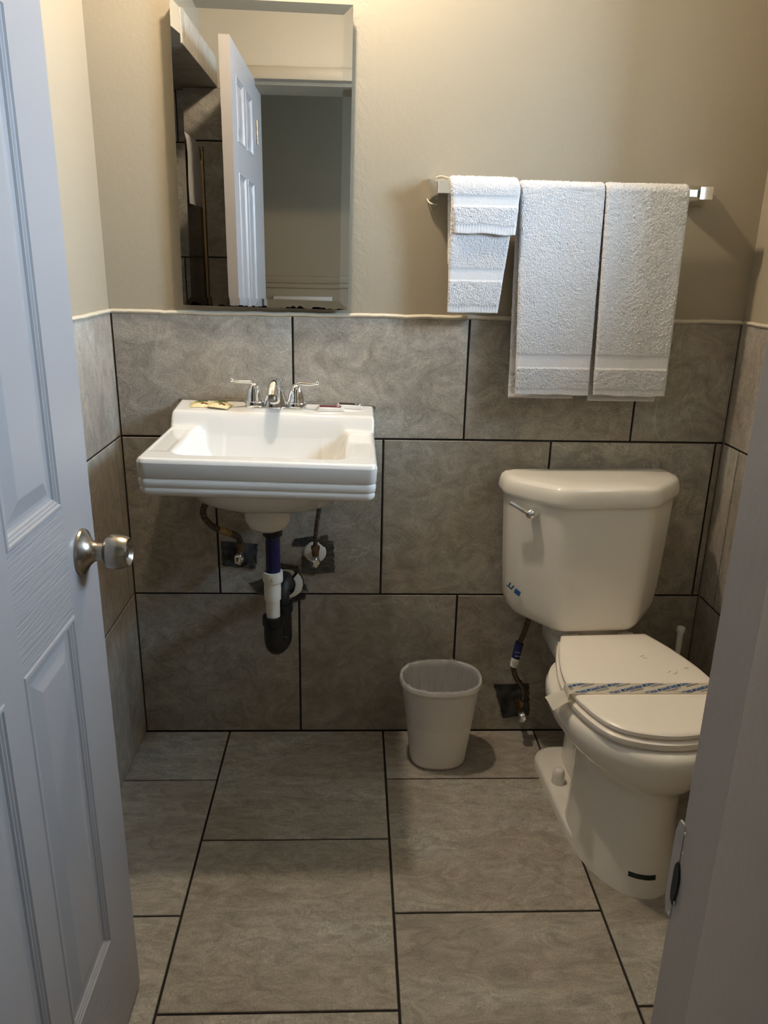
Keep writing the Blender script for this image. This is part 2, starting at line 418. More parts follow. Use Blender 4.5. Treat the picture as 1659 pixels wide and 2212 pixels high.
# back wall with tile wainscot
wb = obj('wall_back', (lambda bm: (box(bm, (-.12, .004, 0), (W+.12, .12, CEIL)), bm)[1])(nb()), 'patched'); tag(wb, kind='structure')
gb = nb(); box(gb, (0, .0031, 0), (W, .006, TILETOP-.001)); obj('grout_bed', gb, 'grout', wb)
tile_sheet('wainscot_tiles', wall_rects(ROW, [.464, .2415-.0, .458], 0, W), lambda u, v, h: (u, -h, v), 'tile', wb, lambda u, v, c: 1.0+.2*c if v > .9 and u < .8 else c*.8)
def caulk(path, r=.0072):
    bm = nb(); pts = []
    for a, b in zip(path[:-1], path[1:]):
        n = max(2, int((Vector(b)-Vector(a)).length/.012))
        pts += [Vector(a).lerp(Vector(b), i/n) for i in range(n)]
    pts.append(Vector(path[-1]))
    pts = [p+Vector((0, 0, .0020*mnoise.noise(p*18)+.0012*mnoise.noise(p*70))) for p in pts]
    tube(bm, pts, r, 8, 0, flat=.8); return bm
o = obj('caulk_line', caulk([(0.003, .0015, TILETOP+.002), (W-.003, .0015, TILETOP+.002)]), 'caulk', wb, 50)

# left wall: solid part beside the sink, shower opening further forward
AY0, AY1 = -.45, FRONT      # shower alcove along y
bm = nb(); box(bm, (-.12, AY0, 0), (-.004, .004, CEIL)); box(bm, (-.12, FRONT, 2.14), (-.004, AY0, CEIL)); box(bm, (-.12, -.85, 2.012), (-.004, AY0, 2.14))
wl = obj('wall_left', bm, 'paint'); tag(wl, kind='structure')
gb = nb(); box(gb, (-.006, AY0, 0), (-.0031, 0, TILETOP-.001)); obj('grout_bed', gb, 'grout', wl)
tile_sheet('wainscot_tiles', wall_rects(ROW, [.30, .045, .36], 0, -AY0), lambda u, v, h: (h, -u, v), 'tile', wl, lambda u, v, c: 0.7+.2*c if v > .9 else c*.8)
obj('caulk_line', caulk([(-.002, -.002, TILETOP+.002), (-.002, AY0, TILETOP+.002)]), 'caulk', wl, 50)

# shower alcove behind the left wall (seen in the mirror)
bm = nb(); box(bm, (-.92, AY0, 0), (-.12, AY0+.05, 2.44)); box(bm, (-.97, FRONT, 0), (-.92, AY0+.05, 2.44))
box(bm, (-.92, FRONT, 2.14), (-.12, AY0, 2.2)); 
wa = obj('wall_alcove', bm, 'grout'); tag(wa, kind='structure')
rr = wall_rects([0, .4535, .907, 1.36, 1.814, 2.010], [.2, .43, .2, .43, .2], 0, .8)
tile_sheet('alcove_side_tiles', rr, lambda u, v, h: (-.12-u, AY0-.004+h, v), 'tile', wa)
rr2 = wall_rects([0, .4535, .907, 1.36, 1.814, 2.010], [.2, .43, .2, .43, .2], 0, -FRONT+AY0)
tile_sheet('alcove_back_tiles', rr2, lambda u, v, h: (-.916+h, AY0-u, v), 'tile', wa)
bm = nb(); box(bm, (-.92, FRONT, 2.012), (.058, -.85, 2.118), .002)
lay = bm.loops.layers.float_color.new('tile')
hd = obj('trim_1', bm, 'tile'); tag(hd, kind='structure')     # tiled soffit over the shower opening

# front wall (with the doorway) and its tiled shower end
bm = nb()
box(bm, (HX0, FRONT2, 0), (DL-.03, FRONT, CEIL)); box(bm, (DR+.02, FRONT2, 0), (HX1, FRONT, CEIL)); box(bm, (DL-.03, FRONT2, 2.06), (DR+.02, FRONT, CEIL))
wf = obj('wall_front', bm, 'paint'); tag(wf, kind='structure')
rr = wall_rects([0, .4535, .907, 1.36, 1.814, 2.010], [.62, .86, .62, .86, .62], 0, 1.04)
gb = nb(); box(gb, (-.916, FRONT, 0), (.12, FRONT+.003, 2.009)); obj('grout_bed', gb, 'grout', wf)
tile_sheet('shower_end_tiles', rr, lambda u, v, h: (-.916+u, FRONT+.006+h, v), 'tile', wf)

# right wall with the daylight window
bm = nb(); y0, y1, z0, z1 = WIN['y0'], WIN['y1'], WIN['z0'], WIN['z1']
X0, X1 = W+.004, W+.50
box(bm, (X0, y1, 0), (X1, .12, CEIL)); box(bm, (X0, FRONT, 0), (X1, y0, CEIL)); box(bm, (X0, y0, 0), (X1, y1, z0)); box(bm, (X0, y0, z1), (X1, y1, CEIL))
wr = obj('wall_right', bm, 'paint'); tag(wr, kind='structure')
gb = nb(); box(gb, (W+.0031, FRONT, 0), (W+.006, 0, TILETOP-.001)); obj('grout_bed', gb, 'grout', wr)
tile_sheet('wainscot_tiles', wall_rects(ROW, [.31, .09, .36], 0, -FRONT), lambda u, v, h: (W-h, -u, v), 'tile', wr)
obj('caulk_line', caulk([(W+.002, -.002, TILETOP+.002), (W+.002, FRONT, TILETOP+.002)]), 'caulk', wr, 50)
bm = nb(); f = .03
box(bm, (W+.42, y0, z0), (W+.46, y0+f, z1)); box(bm, (W+.42, y1-f, z0), (W+.46, y1, z1)); box(bm, (W+.42, y0+f, z0), (W+.46, y1-f, z0+f)); box(bm, (W+.42, y0+f, z1-f), (W+.46, y1-f, z1))
wi = obj('window_1', bm, 'trimpaint'); tag(wi, kind='structure')
bm = nb(); box(bm, (W+.438, y0+f, z0+f), (W+.444, y1-f, z1-f)); obj('pane', bm, 'pane', wi)

# ceiling, hall shell
bm = nb(); box(bm, (HX0-.1, HY-.1, CEIL), (HX1+.1, .12, CEIL+.1)); tag(obj('ceiling', bm, 'ceil'), kind='structure')
bm = nb(); box(bm, (HX0-.1, HY-.1, 0), (HX1+.1, HY, CEIL)); whr = obj('wall_hall_rear', bm, 'hallpaint'); tag(whr, kind='structure')
bm = nb(); box(bm, (HX0-.1, HY, 0), (HX0, FRONT2, CEIL)); tag(obj('wall_hall_left', bm, 'hallpaint'), kind='structure')
bm = nb(); hy0, hy1, hz0, hz1 = -3.0, -2.1, 1.0, 1.9
box(bm, (HX1, hy1, 0), (HX1+.1, FRONT2, CEIL)); box(bm, (HX1, HY, 0), (HX1+.1, hy0, CEIL)); box(bm, (HX1, hy0, 0), (HX1+.1, hy1, hz0)); box(bm, (HX1, hy0, hz1), (HX1+.1, hy1, CEIL))
tag(obj('wall_hall_right', bm, 'hallpaint'), kind='structure')
bm = nb(); box(bm, (HX1+.03, hy0, hz0), (HX1+.08, hy0+.04, hz1)); box(bm, (HX1+.03, hy1-.04, hz0), (HX1+.08, hy1, hz1)); box(bm, (HX1+.03, hy0+.04, hz0), (HX1+.08, hy1-.04, hz0+.04)); box(bm, (HX1+.03, hy0+.04, hz1-.04), (HX1+.08, hy1-.04, hz1))
wi2 = obj('hall_fill_window', bm, 'trimpaint'); tag(wi2, kind='structure')  # unseen window added as fill light, lifts the dark hall in the mirror
bm = nb(); box(bm, (HX1+.05, hy0+.04, hz0+.04), (HX1+.056, hy1-.04, hz1-.04)); obj('pane', bm, 'hall_fill_pane', wi2)
bm = nb(); box(bm, (HX0, HY, 1.205), (HX1, HY+.02, 1.25), .006); box(bm, (HX0, HY, 1.175), (HX1, HY+.012, 1.205), .004)
tag(obj('trim_2', bm, 'hallpaint', None, 30), kind='structure')

# door frame: jambs with stops and head
bm = nb()
box(bm, (DR, FRONT2, 0), (DR+.02, FRONT, 2.06), .0015)
jr = obj('trim_3', bm, 'trimpaint'); tag(jr, kind='structure')
bm = nb(); box(bm, (DR-.012, FRONT2+.02, 0), (DR, FRONT-.072, 2.05), .003); obj('door_stop', bm, 'trimpaint', jr, 30)
bm = nb(); box(bm, (DR+.006, FRONT2-.016, 0), (DR+.07, FRONT2, 2.12), .003); box(bm, (DR+.02, FRONT2-.022, 0), (DR+.045, FRONT2-.016, 2.12), .002); obj('casing', bm, 'trimpaint', jr, 30)
# painted-over strike plate with a bent lip and the chipped-out latch hole at the jamb's edge
st = nb()
loft(st, [[(DR-.0005, FRONT-.004, z), (DR+.0008, FRONT-.004, z), (DR+.0006, FRONT+.004+k, z), (DR-.0012, FRONT+.004+k, z)] for z, k in ((.846, .0), (.858, .004), (.925, .005), (.940, .0))])
sp = obj('strike_plate', st, 'trimpaint', jr, 30)
hb = nb(); pts = []
for k in range(18):
    a = 2*PI*k/18; pts.append((FRONT-.0045+.0045*math.cos(a)*(1+.3*random.random()), .884+.020*math.sin(a)*(1+.25*random.random())))
loft(hb, [[(DR-.0018, y, z) for y, z in pts], [(DR-.0010, y, z) for y, z in pts]])
obj('latch_hole', hb, 'blackrubber', sp)
fl_ = nb()
for k in range(9):
    z = .835+.12*random.random(); y = FRONT-.002-.006*random.random(); r = .0006+.0008*random.random()
    bmesh.ops.create_icosphere(fl_, subdivisions=1, radius=r, matrix=Matrix.Translation((DR-.001, y, z)) @ Matrix.Diagonal((.4, 1, 1.6, 1)))
obj('chipped_paint', fl_, 'pvc', sp)
bm = nb(); box(bm, (DL-.03, FRONT2, 0), (DL, FRONT, 2.06), .0015); tag(obj('trim_4', bm, 'trimpaint'), kind='structure')
bm = nb(); box(bm, (DL, FRONT2, 2.046), (DR, FRONT, 2.06)); box(bm, (DL, FRONT2+.02, 2.034), (DR, FRONT-.04, 2.046)); box(bm, (DL-.02, FRONT, 2.046), (DR+.03, FRONT+.012, 2.092), .003)
tag(obj('trim_5', bm, 'paint', None, 30), kind='structure')

# ------------------------------------------------------------------ door leaf
DX0, DX1, DY0, DY1, DZ0, DZ1 = .171, .2065, -.866, -1.528, .012, 2.045
PANELS = [(-.985, -1.168, 1.745, 1.955), (-1.225, -1.408, 1.745, 1.955), (-.985, -1.168, 1.028, 1.648), (-1.225, -1.408, 1.028, 1.648), (-.985, -1.168, .245, .862), (-1.225, -1.408, .245, .862)]
def door_leaf():
    bm = nb()
    ys = sorted({DY0, DY1} | {p[0] for p in PANELS} | {p[1] for p in PANELS}); zs = sorted({DZ0, DZ1} | {p[2] for p in PANELS} | {p[3] for p in PANELS})
    ispanel = lambda y, z: any(p[1] < y < p[0] and p[2] < z < p[3] for p in PANELS)
    for X, sg in ((DX1, 1), (DX0, -1)):
        for ya, yb in zip(ys[:-1], ys[1:]):
            for za, zb in zip(zs[:-1], zs[1:]):
                yc, zc = (ya+yb)/2, (za+zb)/2
                if ispanel(yc, zc): continue
                rail = (-1.408 < yc < -.985)
                fc = bm.faces.new([bm.verts.new((X, y, z)) for y, z in ((ya, za), (yb, za), (yb, zb), (ya, zb))]); fc.material_index = 1 if (rail and not (-1.225 < yc < -1.168)) else 0
        for (yb, ya, za, zb) in PANELS:
            # ogee frame moulding, then a sloped field rising to a flat raised panel
            prof = [(0, 0), (.002, .0016), (.006, .0018), (.008, -.0008), (.0105, -.0010), (.0125, -.0030), (.015, -.0032), (.017, -.0062), (.022, -.0070), (.027, -.0070), (.050, -.0010), (.052, -.0008)]
            rings = [[(X+sg*h, ya+i, za+i), (X+sg*h, yb-i, za+i), (X+sg*h, yb-i, zb-i), (X+sg*h, ya+i, zb-i)] for i, h in prof]
            loft(bm, rings, (False, True))
    # edges
    for a, b in (((DY0, DZ0), (DY0, DZ1)), ((DY1, DZ0), (DY1, DZ1)), ((DY0, DZ0), (DY1, DZ0)), ((DY0, DZ1), (DY1, DZ1))):
        bm.faces.new([bm.verts.new((x, p[0], p[1])) for x, p in ((DX0, a), (DX0, b), (DX1, b), (DX1, a))])
    bmesh.ops.remove_doubles(bm, verts=bm.verts, dist=.0002)
    return obj('door_1', bm, ['doorpaint', 'doorrail'])
door = door_leaf(); tag(door, kind='structure')
KY, KZ = -.927, .939
bm = nb(); lathe(bm, [(.0, 0), (.0355, 0), (.036, .002), (.0345, .005), (.030, .007), (.022, .012), (.0155, .019), (.0135, .026), (.0135, .034)], 48, 'X', (DX1, KY, KZ), (False, True))
lathe(bm, [(.0355, 0), (.036, -.002), (.030, -.007), (.0135, -.026), (.0135, -.034)], 48, 'X', (DX0, KY, KZ), (False, True))
rose = obj('knob_rose', bm, 'satin', door, 35)
bm = nb(); lathe(bm, [(.013, .0335), (.018, .035), (.0235, .039), (.0262, .045), (.0268, .052), (.0258, .060), (.0235, .068), (.0215, .0715), (.0205, .0718), (.0185, .070), (.011, .0645), (.0105, .0645)], 48, 'X', (DX1, KY, KZ), (True, True))
lathe(bm, [(.013, -.0335), (.0235, -.039), (.0268, -.052), (.0235, -.068), (.0205, -.0718)], 32, 'X', (DX0, KY, KZ), (True, True))
knob = obj('door_knob', bm, 'satin', door, 35)
bm = nb(); lathe(bm, [(.0095, .0635), (.0095, .0675), (.0082, .0685)], 24, 'X', (DX1, KY, KZ)); box(bm, (DX1+.0683, KY-.001, KZ-.006), (DX1+.069, KY+.001, KZ+.006)); obj('lock_cylinder', bm, 'steel', knob, 35)
bm = nb()
for z in (.25, 1.02, 1.85): lathe(bm, [(.006, z-.045), (.006, z+.045)], 12, 'Z', (DX1+.004, DY1-.004, 0))
obj('hinge', bm, 'satin', door, 40)

# ------------------------------------------------------------------ ceiling bulb
lamp = empty('ceiling_lamp', (BULB_AT[0], BULB_AT[1], CEIL))
tag(lamp, 'bare round bulb in a white ceiling socket above the mirror', 'lamp')
d = BULB_AT[2]-CEIL
bm = nb(); lathe(bm, [(.055, 0), (.055, -.012), (.045, -.03), (.026, -.05), (.022, -.075)], 32); obj('socket', bm, 'whiteplastic', lamp, 40)
bm = nb(); lathe(bm, [(.012, d+.068), (.013, d+.05), (.02, d+.034), (.031, d+.014), (.034, d), (.031, d-.014), (.021, d-.027), (.008, d-.0335), (.001, d-.034)], 32); obj('bulb', bm, 'bulb', lamp, 180)

# ------------------------------------------------------------------ wall mirror with bevelled edge
mir = empty('wall_mirror', (.3985, 0, 1.581), (0, math.radians(.75), 0))
tag(mir, 'tall frameless mirror with slanted polished edges on the cream wall above the sink', 'mirror')
hw, hh = .2055, .334
bm = nb(); b_ = .021
r0 = [(-hw, -.006), (hw, -.006)]
def rect(i, y): return [(-hw+i, y, -hh+i), (hw-i, y, -hh+i), (hw-i, y, hh-i), (-hw+i, y, hh-i)]
loft(bm, [rect(0, -.019), rect(0, -.0208), rect(b_, -.022)], (False, True))
obj('mirror_glass', bm, 'mirror', mir)
bm = nb(); box(bm, (-hw+.004, -.019, -hh+.004), (hw-.004, .003, hh-.004)); obj('mirror_backing', bm, 'mirrorback', mir)

# ------------------------------------------------------------------ towel rail
rail = empty('towel_rail', (0, 0, 0)); tag(rail, 'chrome square towel bar with flared square end posts on the cream wall', 'towel rail')
BZ, BY = 1.533, -.062
def post(xc, dx=.0):
    bm = nb(); sq = lambda hx, hz, y, k=1.0: [(xc-hx+dx*k, y, BZ-hz), (xc+hx+dx*k, y, BZ-hz), (xc+hx+dx*k, y, BZ+hz), (xc-hx+dx*k, y, BZ+hz)]
    loft(bm, [sq(.030, .0235, .003, 0), sq(.030, .0235, -.009, 0), sq(.0275, .021, -.013, 0), sq(.0150, .0135, -.040), sq(.0150, .0135, -.042), sq(.0165, .0150, -.044), sq(.0165, .0150, -.077), sq(.0150, .0135, -.0785)])
    return bm
for xc in (.827, 1.452): obj('post', post(xc), 'chrome', rail)
bm = nb(); box(bm, (.830, BY-.0085, BZ-.0085), (1.447, BY+.0085, BZ+.0085), .001); obj('bar', bm, 'chrome', rail)
# torn caulk around the left post
bm = nb(); tube(bm, [(.792, .002, 1.512), (.797, -.007, 1.503), (.806, -.010, 1.499), (.818, -.006, 1.498)], lambda t: .0035*(1-.6*abs(2*t-1)), 8, 5, flat=.5)
tube(bm, [(.812, .002, 1.560), (.824, -.004, 1.563), (.840, -.003, 1.560), (.852, .0, 1.559)], .0028, 8, 5, flat=.6)
obj('caulk_shred', bm, 'caulk', wb, 60)

# ------------------------------------------------------------------ towels
def towel(name, label, front, back, r, thick, bands=(), hem=.02, group=None, wave=.003, amp=.00065, seed=1, dz=0.0):
    """front/back: (x_left_top, x_right_top, x_left_bottom, x_right_bottom, z_bottom). draped over the bar at radius r"""
    rng = np.random.default_rng(seed)
    zt = BZ; step = .0024
    path = []
    for z in np.arange(front[4], zt, step): path.append((BY-r, z, 'f', (z-front[4])))
    for a in np.linspace(0, PI, 26)[1:-1]: path.append((BY-r*math.cos(a), zt+.010*math.sin(a)+ (r-.004)*math.sin(a)*.62, 'a', a/PI))
    for z in np.arange(zt, back[4], -step*2): path.append((BY+min(r, .05), z, 'b', (z-back[4])))
    nx = int((front[1]-front[0])/step)+1
    P = np.zeros((len(path), nx, 3)); pile = np.zeros((len(path), nx)); Nn = np.zeros((len(path), nx, 3))
    u = np.linspace(0, 1, nx)
    edge = np.minimum(u, 1-u)*(front[1]-front[0])
    rnd = np.sqrt(np.clip(1-(1-np.clip(edge/.008, 0, 1))**2, 0, 1))      # rounded fold at the sides
    for i, (y, z, k, t) in enumerate(path):
        if k == 'f': s = (zt-z)/(zt-front[4]); xl = front[0]+(front[2]-front[0])*s; xr = front[1]+(front[3]-front[1])*s; n = (0, -1, 0)
        elif k == 'b': s = (zt-z)/(zt-back[4]); xl = back[0]+(back[2]-back[0])*s; xr = back[1]+(back[3]-back[1])*s; n = (0, 1, 0)
        else: xl = front[0]+(back[0]-front[0])*t; xr = front[1]+(back[1]-front[1])*t; a = t*PI; n = (0, -math.cos(a), math.sin(a))
        xs = xl+(xr-xl)*u; p = 1.0; depth = 0.0
        if k in 'fb':
            if t < hem: p = .25; depth = -.0014
            for b0, b1 in bands:
                if b0 < t < b1: p = .18; depth = -.0016
                elif abs(t-b0) < .002 or abs(t-b1) < .002: p = .4; depth = .0002
        wv = wave*np.array([mnoise.noise(Vector((x*14+seed, z*3.0, seed*1.7))) for x in xs[::6]]); wv = np.interp(np.arange(nx), np.arange(nx)[::6], wv)
        zz = np.full(nx, z)
        if k == 'f' and t < .03: zz = z + .004*np.array([mnoise.noise(Vector((x*18, seed, 0))) for x in xs])
        off = wv*(1.0 if k == 'f' else .3)+depth - thick*.45*(1-rnd)
        if hem and k == 'f' and t < hem: off = off + .0007*np.sin(xs*900)
        jit = rng.normal(0, amp, nx)*p
        P[i, :, 0] = xs + rng.normal(0, amp*.5, nx)*p; P[i, :, 1] = y + n[1]*(off+jit); P[i, :, 2] = zz + n[2]*(off+jit) + rng.normal(0, amp*.5, nx)*p
        Nn[i] = n; pile[i] = p
    inner = P - Nn*thick*rnd[None, :, None]*.9 - Nn*.0004
    m_ = len(path); vo = P.reshape(-1, 3); vi = inner.reshape(-1, 3); V = np.vstack([vo, vi]); n0 = m_*nx
    idx = np.arange(n0).reshape(m_, nx)
    a, b, c, d2 = idx[:-1, :-1].ravel(), idx[:-1, 1:].ravel(), idx[1:, 1:].ravel(), idx[1:, :-1].ravel()
    F = [np.stack([a, b, c, d2], 1), np.stack([d2, c, b, a], 1)+n0]
    for line in (idx[:, 0], idx[::-1, -1], idx[0, ::-1], idx[-1, :]):
        F.append(np.stack([line[:-1], line[1:], line[1:]+n0, line[:-1]+n0], 1))
    F = np.vstack(F)
    me = bpy.data.meshes.new(name); me.from_pydata(V.tolist(), [], F.tolist())
    me.polygons.foreach_set('use_smooth', [True]*len(me.polygons))
    at = me.attributes.new('pile', 'FLOAT', 'POINT'); at.data.foreach_set('value', np.concatenate([pile.ravel(), pile.ravel()]).astype(np.float32))
    o = link(name, me, None, 'terry'); tag(o, label, 'towel', group); return o
towel('hand_towel', 'narrow white hand towel hanging under the folded washcloth at the rail\'s left end', (.842, 1.000, .845, .970, 1.247), (.840, .990, .850, .958, 1.242), .0185, .009, [(.075, .105)], .017, 'white terry towels on the rail', seed=3)
towel('washcloth', 'small white washcloth folded over the narrow hand towel on the rail', (.838, 1.004, .853, .999, 1.430), (.838, .990, .845, .955, 1.360), .0295, .010, [(.060, .085)], .020, 'white terry towels on the rail', seed=5)
towel('bath_towel', 'middle white towel with a flat woven band, between washcloth and rightmost towel', (1.006, 1.208, 1.028, 1.216, 1.047), (1.004, 1.206, 1.016, 1.185, 1.031), .0205, .011, [(.068, .103)], .016, 'white terry towels on the rail', seed=11)
towel('bath_towel', 'rightmost white towel on the rail, its right edge beside the chrome post', (1.210, 1.412, 1.228, 1.416, 1.047), (1.211, 1.410, 1.224, 1.402, 1.026), .0205, .011, [(.068, .103)], .016, 'white terry towels on the rail', seed=17)

# ------------------------------------------------------------------ wash basin
sink = empty('wash_basin', (.415, 0, .970), (0, .022, 0)); tag(sink, 'white porcelain wall hung sink with raised back ledge and chrome faucet', 'sink')
SX, SY = .254, -.457         # half width, front
LEDGE, RIM, SKB = .022, -.010, -.096
def sink_body():
    bm = nb(); r = .010; rc = .018
    xs = np.unique(np.round(np.concatenate([np.linspace(-SX, SX, 120), np.linspace(-SX, -SX+.014, 7), np.linspace(SX-.014, SX, 7)]), 5))
    ys = np.unique(np.round(np.concatenate([np.linspace(SY, 0, 110), np.linspace(SY, SY+.014, 7), np.linspace(-.125, -.085, 16)]), 5))
    X, Y = np.meshgrid(xs, ys)
    # ledge: front edge line with rounded lip; basin back wall shares its face in the middle
    led = smoothstep(-.124, -.099, Y)
    LG = LEDGE + .012 + .10*np.minimum(Y, 0)
    H = RIM + (LG-RIM)*led
    lipd = np.clip(Y+.106, 0, .016); H = H - np.where(Y > -.106, (.004*(1-lipd/.016)**2), 0)
    # shallow soap recesses in the side shelves
    for sx in (-1, 1):
        cx = sx*.221; m_ = smoothstep(.0235, .0185, np.abs(X-cx))*smoothstep(.122, .114, np.abs(Y+.270)); H = H - .0014*m_
    # basin bowl: opening rounded rectangle tapering downwards
    def rr(x, y, hx, y0, y1, rad):
        cx = np.abs(x)-(hx-rad); cyy = np.abs(y-(y0+y1)/2)-((y1-y0)/2-rad)
        return np.hypot(np.maximum(cx, 0), np.maximum(cyy, 0))+np.minimum(np.maximum(cx, cyy), 0)-rad
    dist = -rr(X, Y, .187, -.412, -.114, .030)      # inside distance
    slope_w = np.where(np.abs(X) > .12, .085, .075)
    t = np.clip(dist/slope_w, 0, 1); bowl = .108*(1-(1-t)**2.1) + .012*np.clip((dist-.05)/.1, 0, 1)
    bowl = np.where(dist > 0, bowl, 0)
    rn = .006; bowl = np.where((dist > -rn) & (dist < rn), .5*np.clip(dist+rn, 0, None)**2/(2*rn)*2.2, bowl+np.where(dist >= rn, .0, 0))
    H = np.where(dist > 0, np.minimum(H, RIM+(LG-RIM)*led*(1-smoothstep(0, .012, dist))), H) - bowl
    # rounding at the outer edges
    de = np.minimum(np.minimum(X+SX, SX-X), Y-SY); dd = np.clip(de, 0, r); H = H - (r-np.sqrt(np.clip(r*r-(r-dd)**2, 0, None)))
    # plan corners at the front
    V = []
    for j in range(len(ys)):
        row = []
        for i in range(len(xs)):
            x, y = X[j, i], Y[j, i]
            ax = (abs(x)-(SX-rc))/rc; ay = ((SY+rc)-y)/rc
            if ax > 0 and ay > 0:
                mx = max(ax, ay); L_ = math.hypot(ax, ay); k = mx/L_; x = math.copysign(SX-rc+ax*k*rc, x); y = SY+rc-ay*k*rc
            row.append(bm.verts.new((x, y, H[j, i])))
        V.append(row)
    grid_faces(bm, V)
    # skirt around left, front, right
    per = [V[j][0] for j in range(len(ys)-1, -1, -1)] + V[0][1:] + [V[j][-1] for j in range(1, len(ys))]
    pts = [v.co.copy() for v in per]
    prof = [(.0, -.020), (.0010, -.051), (.0034, -.0540), (.0030, -.0555), (.0014, -.0585), (.0022, -.071), (.0046, -.0740), (.0042, -.0755), (.0028, -.0785), (.0042, -.086), (.0085, -.0925), (.017, SKB), (.05, SKB+.002)]
    prev = per
    for ins, z in prof:
        ring = []
        for p in pts:
            # inset towards the centre, along x for sides and y for the front
            x = p.x*(1-ins/SX); y = SY + (p.y-SY)*(1-ins/.457) + (ins if False else 0)
            y = p.y + ins*max(0, min(1, (-.40-p.y)/.05)) if p.y < -.40 else p.y
            zz = z if p.z < 0 or z < -.03 else z
            ring.append(bm.verts.new((x, y, zz)))
        for i in range(len(per)-1): bm.faces.new((prev[i], ring[i], ring[i+1], prev[i+1]))
        prev = ring
    # underside plate and bulging bowl
    def sup(hx, y0, y1, z, n=48, e=3.0):
        out = []
        for k in range(n):
            a = 2*PI*k/n; c, s = math.cos(a), math.sin(a)
            out.append((math.copysign(abs(c)**(2/e), c)*hx, (y0+y1)/2+math.copysign(abs(s)**(2/e), s)*(y1-y0)/2, z))
        return out
    loft(bm, [sup(.235, -.44, -.004, SKB+.012, e=8), sup(.205, -.43, -.03, SKB+.012, e=6), sup(.185, -.42, -.05, SKB-.018, e=3), sup(.175, -.40, -.07, SKB-.040, e=2.5), sup(.150, -.37, -.09, SKB-.058, e=2.3), sup(.115, -.34, -.13, SKB-.070, e=2), sup(.055, -.305, -.195, SKB-.076, e=2)], (True, False))
    loft(bm, [sup(.060, -.310, -.190, SKB-.060, e=2), sup(.056, -.306, -.194, SKB-.108, e=2), sup(.049, -.299, -.201, SKB-.125, e=2), sup(.036, -.286, -.214, SKB-.134, e=2), sup(.022, -.272, -.228, SKB-.135, e=2)], (False, True))
    # back face
    bk = V[-1]
    lo = [bm.verts.new((v.co.x, 0, SKB+.002)) for v in bk]
    for i in range(len(bk)-1): bm.faces.new((bk[i], bk[i+1], lo[i+1], lo[i]))
    return obj('basin', bm, 'porcelain', sink, 50)
sink_body()
bm = nb(); lathe(bm, [(.024, 0), (.024, .002), (.017, .003), (.016, -.006), (.002, -.008)], 28, 'Z', (0, -.26, -.1285)); obj('drain_ring', bm, 'chrome', sink, 40)
# faucet: a part of the sink, with its own pieces
fz = LEDGE
bm = nb()
def stadium(hx, hy, z, n=10, cx=0, cy=-.047):
    o_ = []
    for k in range(n+1): a = -PI/2+PI*k/n; o_.append((cx+hx-hy+hy*math.cos(a), cy+hy*math.sin(a), z))
    for k in range(n+1): a = PI/2+PI*k/n; o_.append((cx-hx+hy+hy*math.cos(a), cy+hy*math.sin(a), z))
    return o_
loft(bm, [stadium(.080, .0265, fz-.002), stadium(.080, .0265, fz+.004), stadium(.077, .024, fz+.007)])
for sx in (-1, 1):
    c = sx*.0535; loft(bm, [stadium(.0262, .0245, fz+.004, cx=c), stadium(.0262, .0245, fz+.016, cx=c), stadium(.0245, .023, fz+.0185, cx=c)])
fau = obj('faucet', bm, 'chrome', sink, 35)
bm = nb()
rings = []
for hx, y0, y1, z in ((.033, -.072, -.022, fz+.004), (.032, -.071, -.024, fz+.010), (.027, -.069, -.027, fz+.026), (.0215, -.069, -.029, fz+.044), (.0185, -.071, -.032, fz+.056)):
    rings.append([(hx*math.copysign(abs(math.cos(a))**.8, math.cos(a)), (y0+y1)/2+(y1-y0)/2*math.sin(a), z) for a in [2*PI*k/32 for k in range(32)]])
loft(bm, rings)
tube(bm, [(0, -.046, fz+.040), (0, -.056, fz+.060), (0, -.078, fz+.070), (0, -.105, fz+.062), (0, -.124, fz+.046)], lambda t: .0190-.0025*t, 22, 6)
obj('spout', bm, 'chrome', fau, 45)
bm = nb(); tube(bm, [(0, -.122, fz+.048), (0, -.128, fz+.040)], .0118, 20, 0); obj('aerator', bm, 'steel', fau, 40)
bm = nb(); tube(bm, [(.012, -.028, fz+.01), (.013, -.026, fz+.066)], .002, 8, 0); lathe(bm, [(.001, .072), (.004, .070), (.0045, .066), (.002, .064)], 12, 'Z', (.013, -.026, fz)); obj('lift_rod', bm, 'chrome', fau, 40)
for sx in (-1, 1):
    bm = nb(); c = sx*.0535
    lathe(bm, [(.0240, fz+.018), (.0240, fz+.021), (.0222, fz+.024), (.0212, fz+.034), (.0180, fz+.046), (.0135, fz+.056), (.009, fz+.062), (.003, fz+.0645)], 28, 'Z', (c, -.047, 0))
    tube(bm, [(c-sx*.006, -.047, fz+.054), (c+sx*.006, -.049, fz+.0645), (c+sx*.022, -.054, fz+.0665), (c+sx*.040, -.060, fz+.068), (c+sx*.053, -.064, fz+.0715)], lambda t: .0082*(1-t)+.0040*t, 14, 6, flat=.75)
    bmesh.ops.create_uvsphere(bm, u_segments=14, v_segments=10, radius=.0056, matrix=Matrix.Translation((c+sx*.054, -.0645, fz+.0722)))
    obj('handle', bm, 'chrome', fau, 50)
# grey caulk strip where the ledge meets the tiles
bm = nb(); tube(bm, [(-.247, -.002, fz+.004), (-.235, -.003, fz+.0125), (.0, -.003, fz+.0128), (.235, -.003, fz+.0125), (.252, -.003, fz+.002)], .0035, 8, 4); obj('caulk_line', bm, 'duct', sink, 60)

TILT = .0997
def ledge_z(x, y): return .970+LEDGE+.012+.10*y-.022*(x-.415)
fau.rotation_euler = (TILT, 0, 0); fau.location = Vector((0, -.047, LEDGE)) - Matrix.Rotation(TILT, 3, 'X') @ Vector((0, -.047, LEDGE)) + Vector((0, 0, .012-.0047))
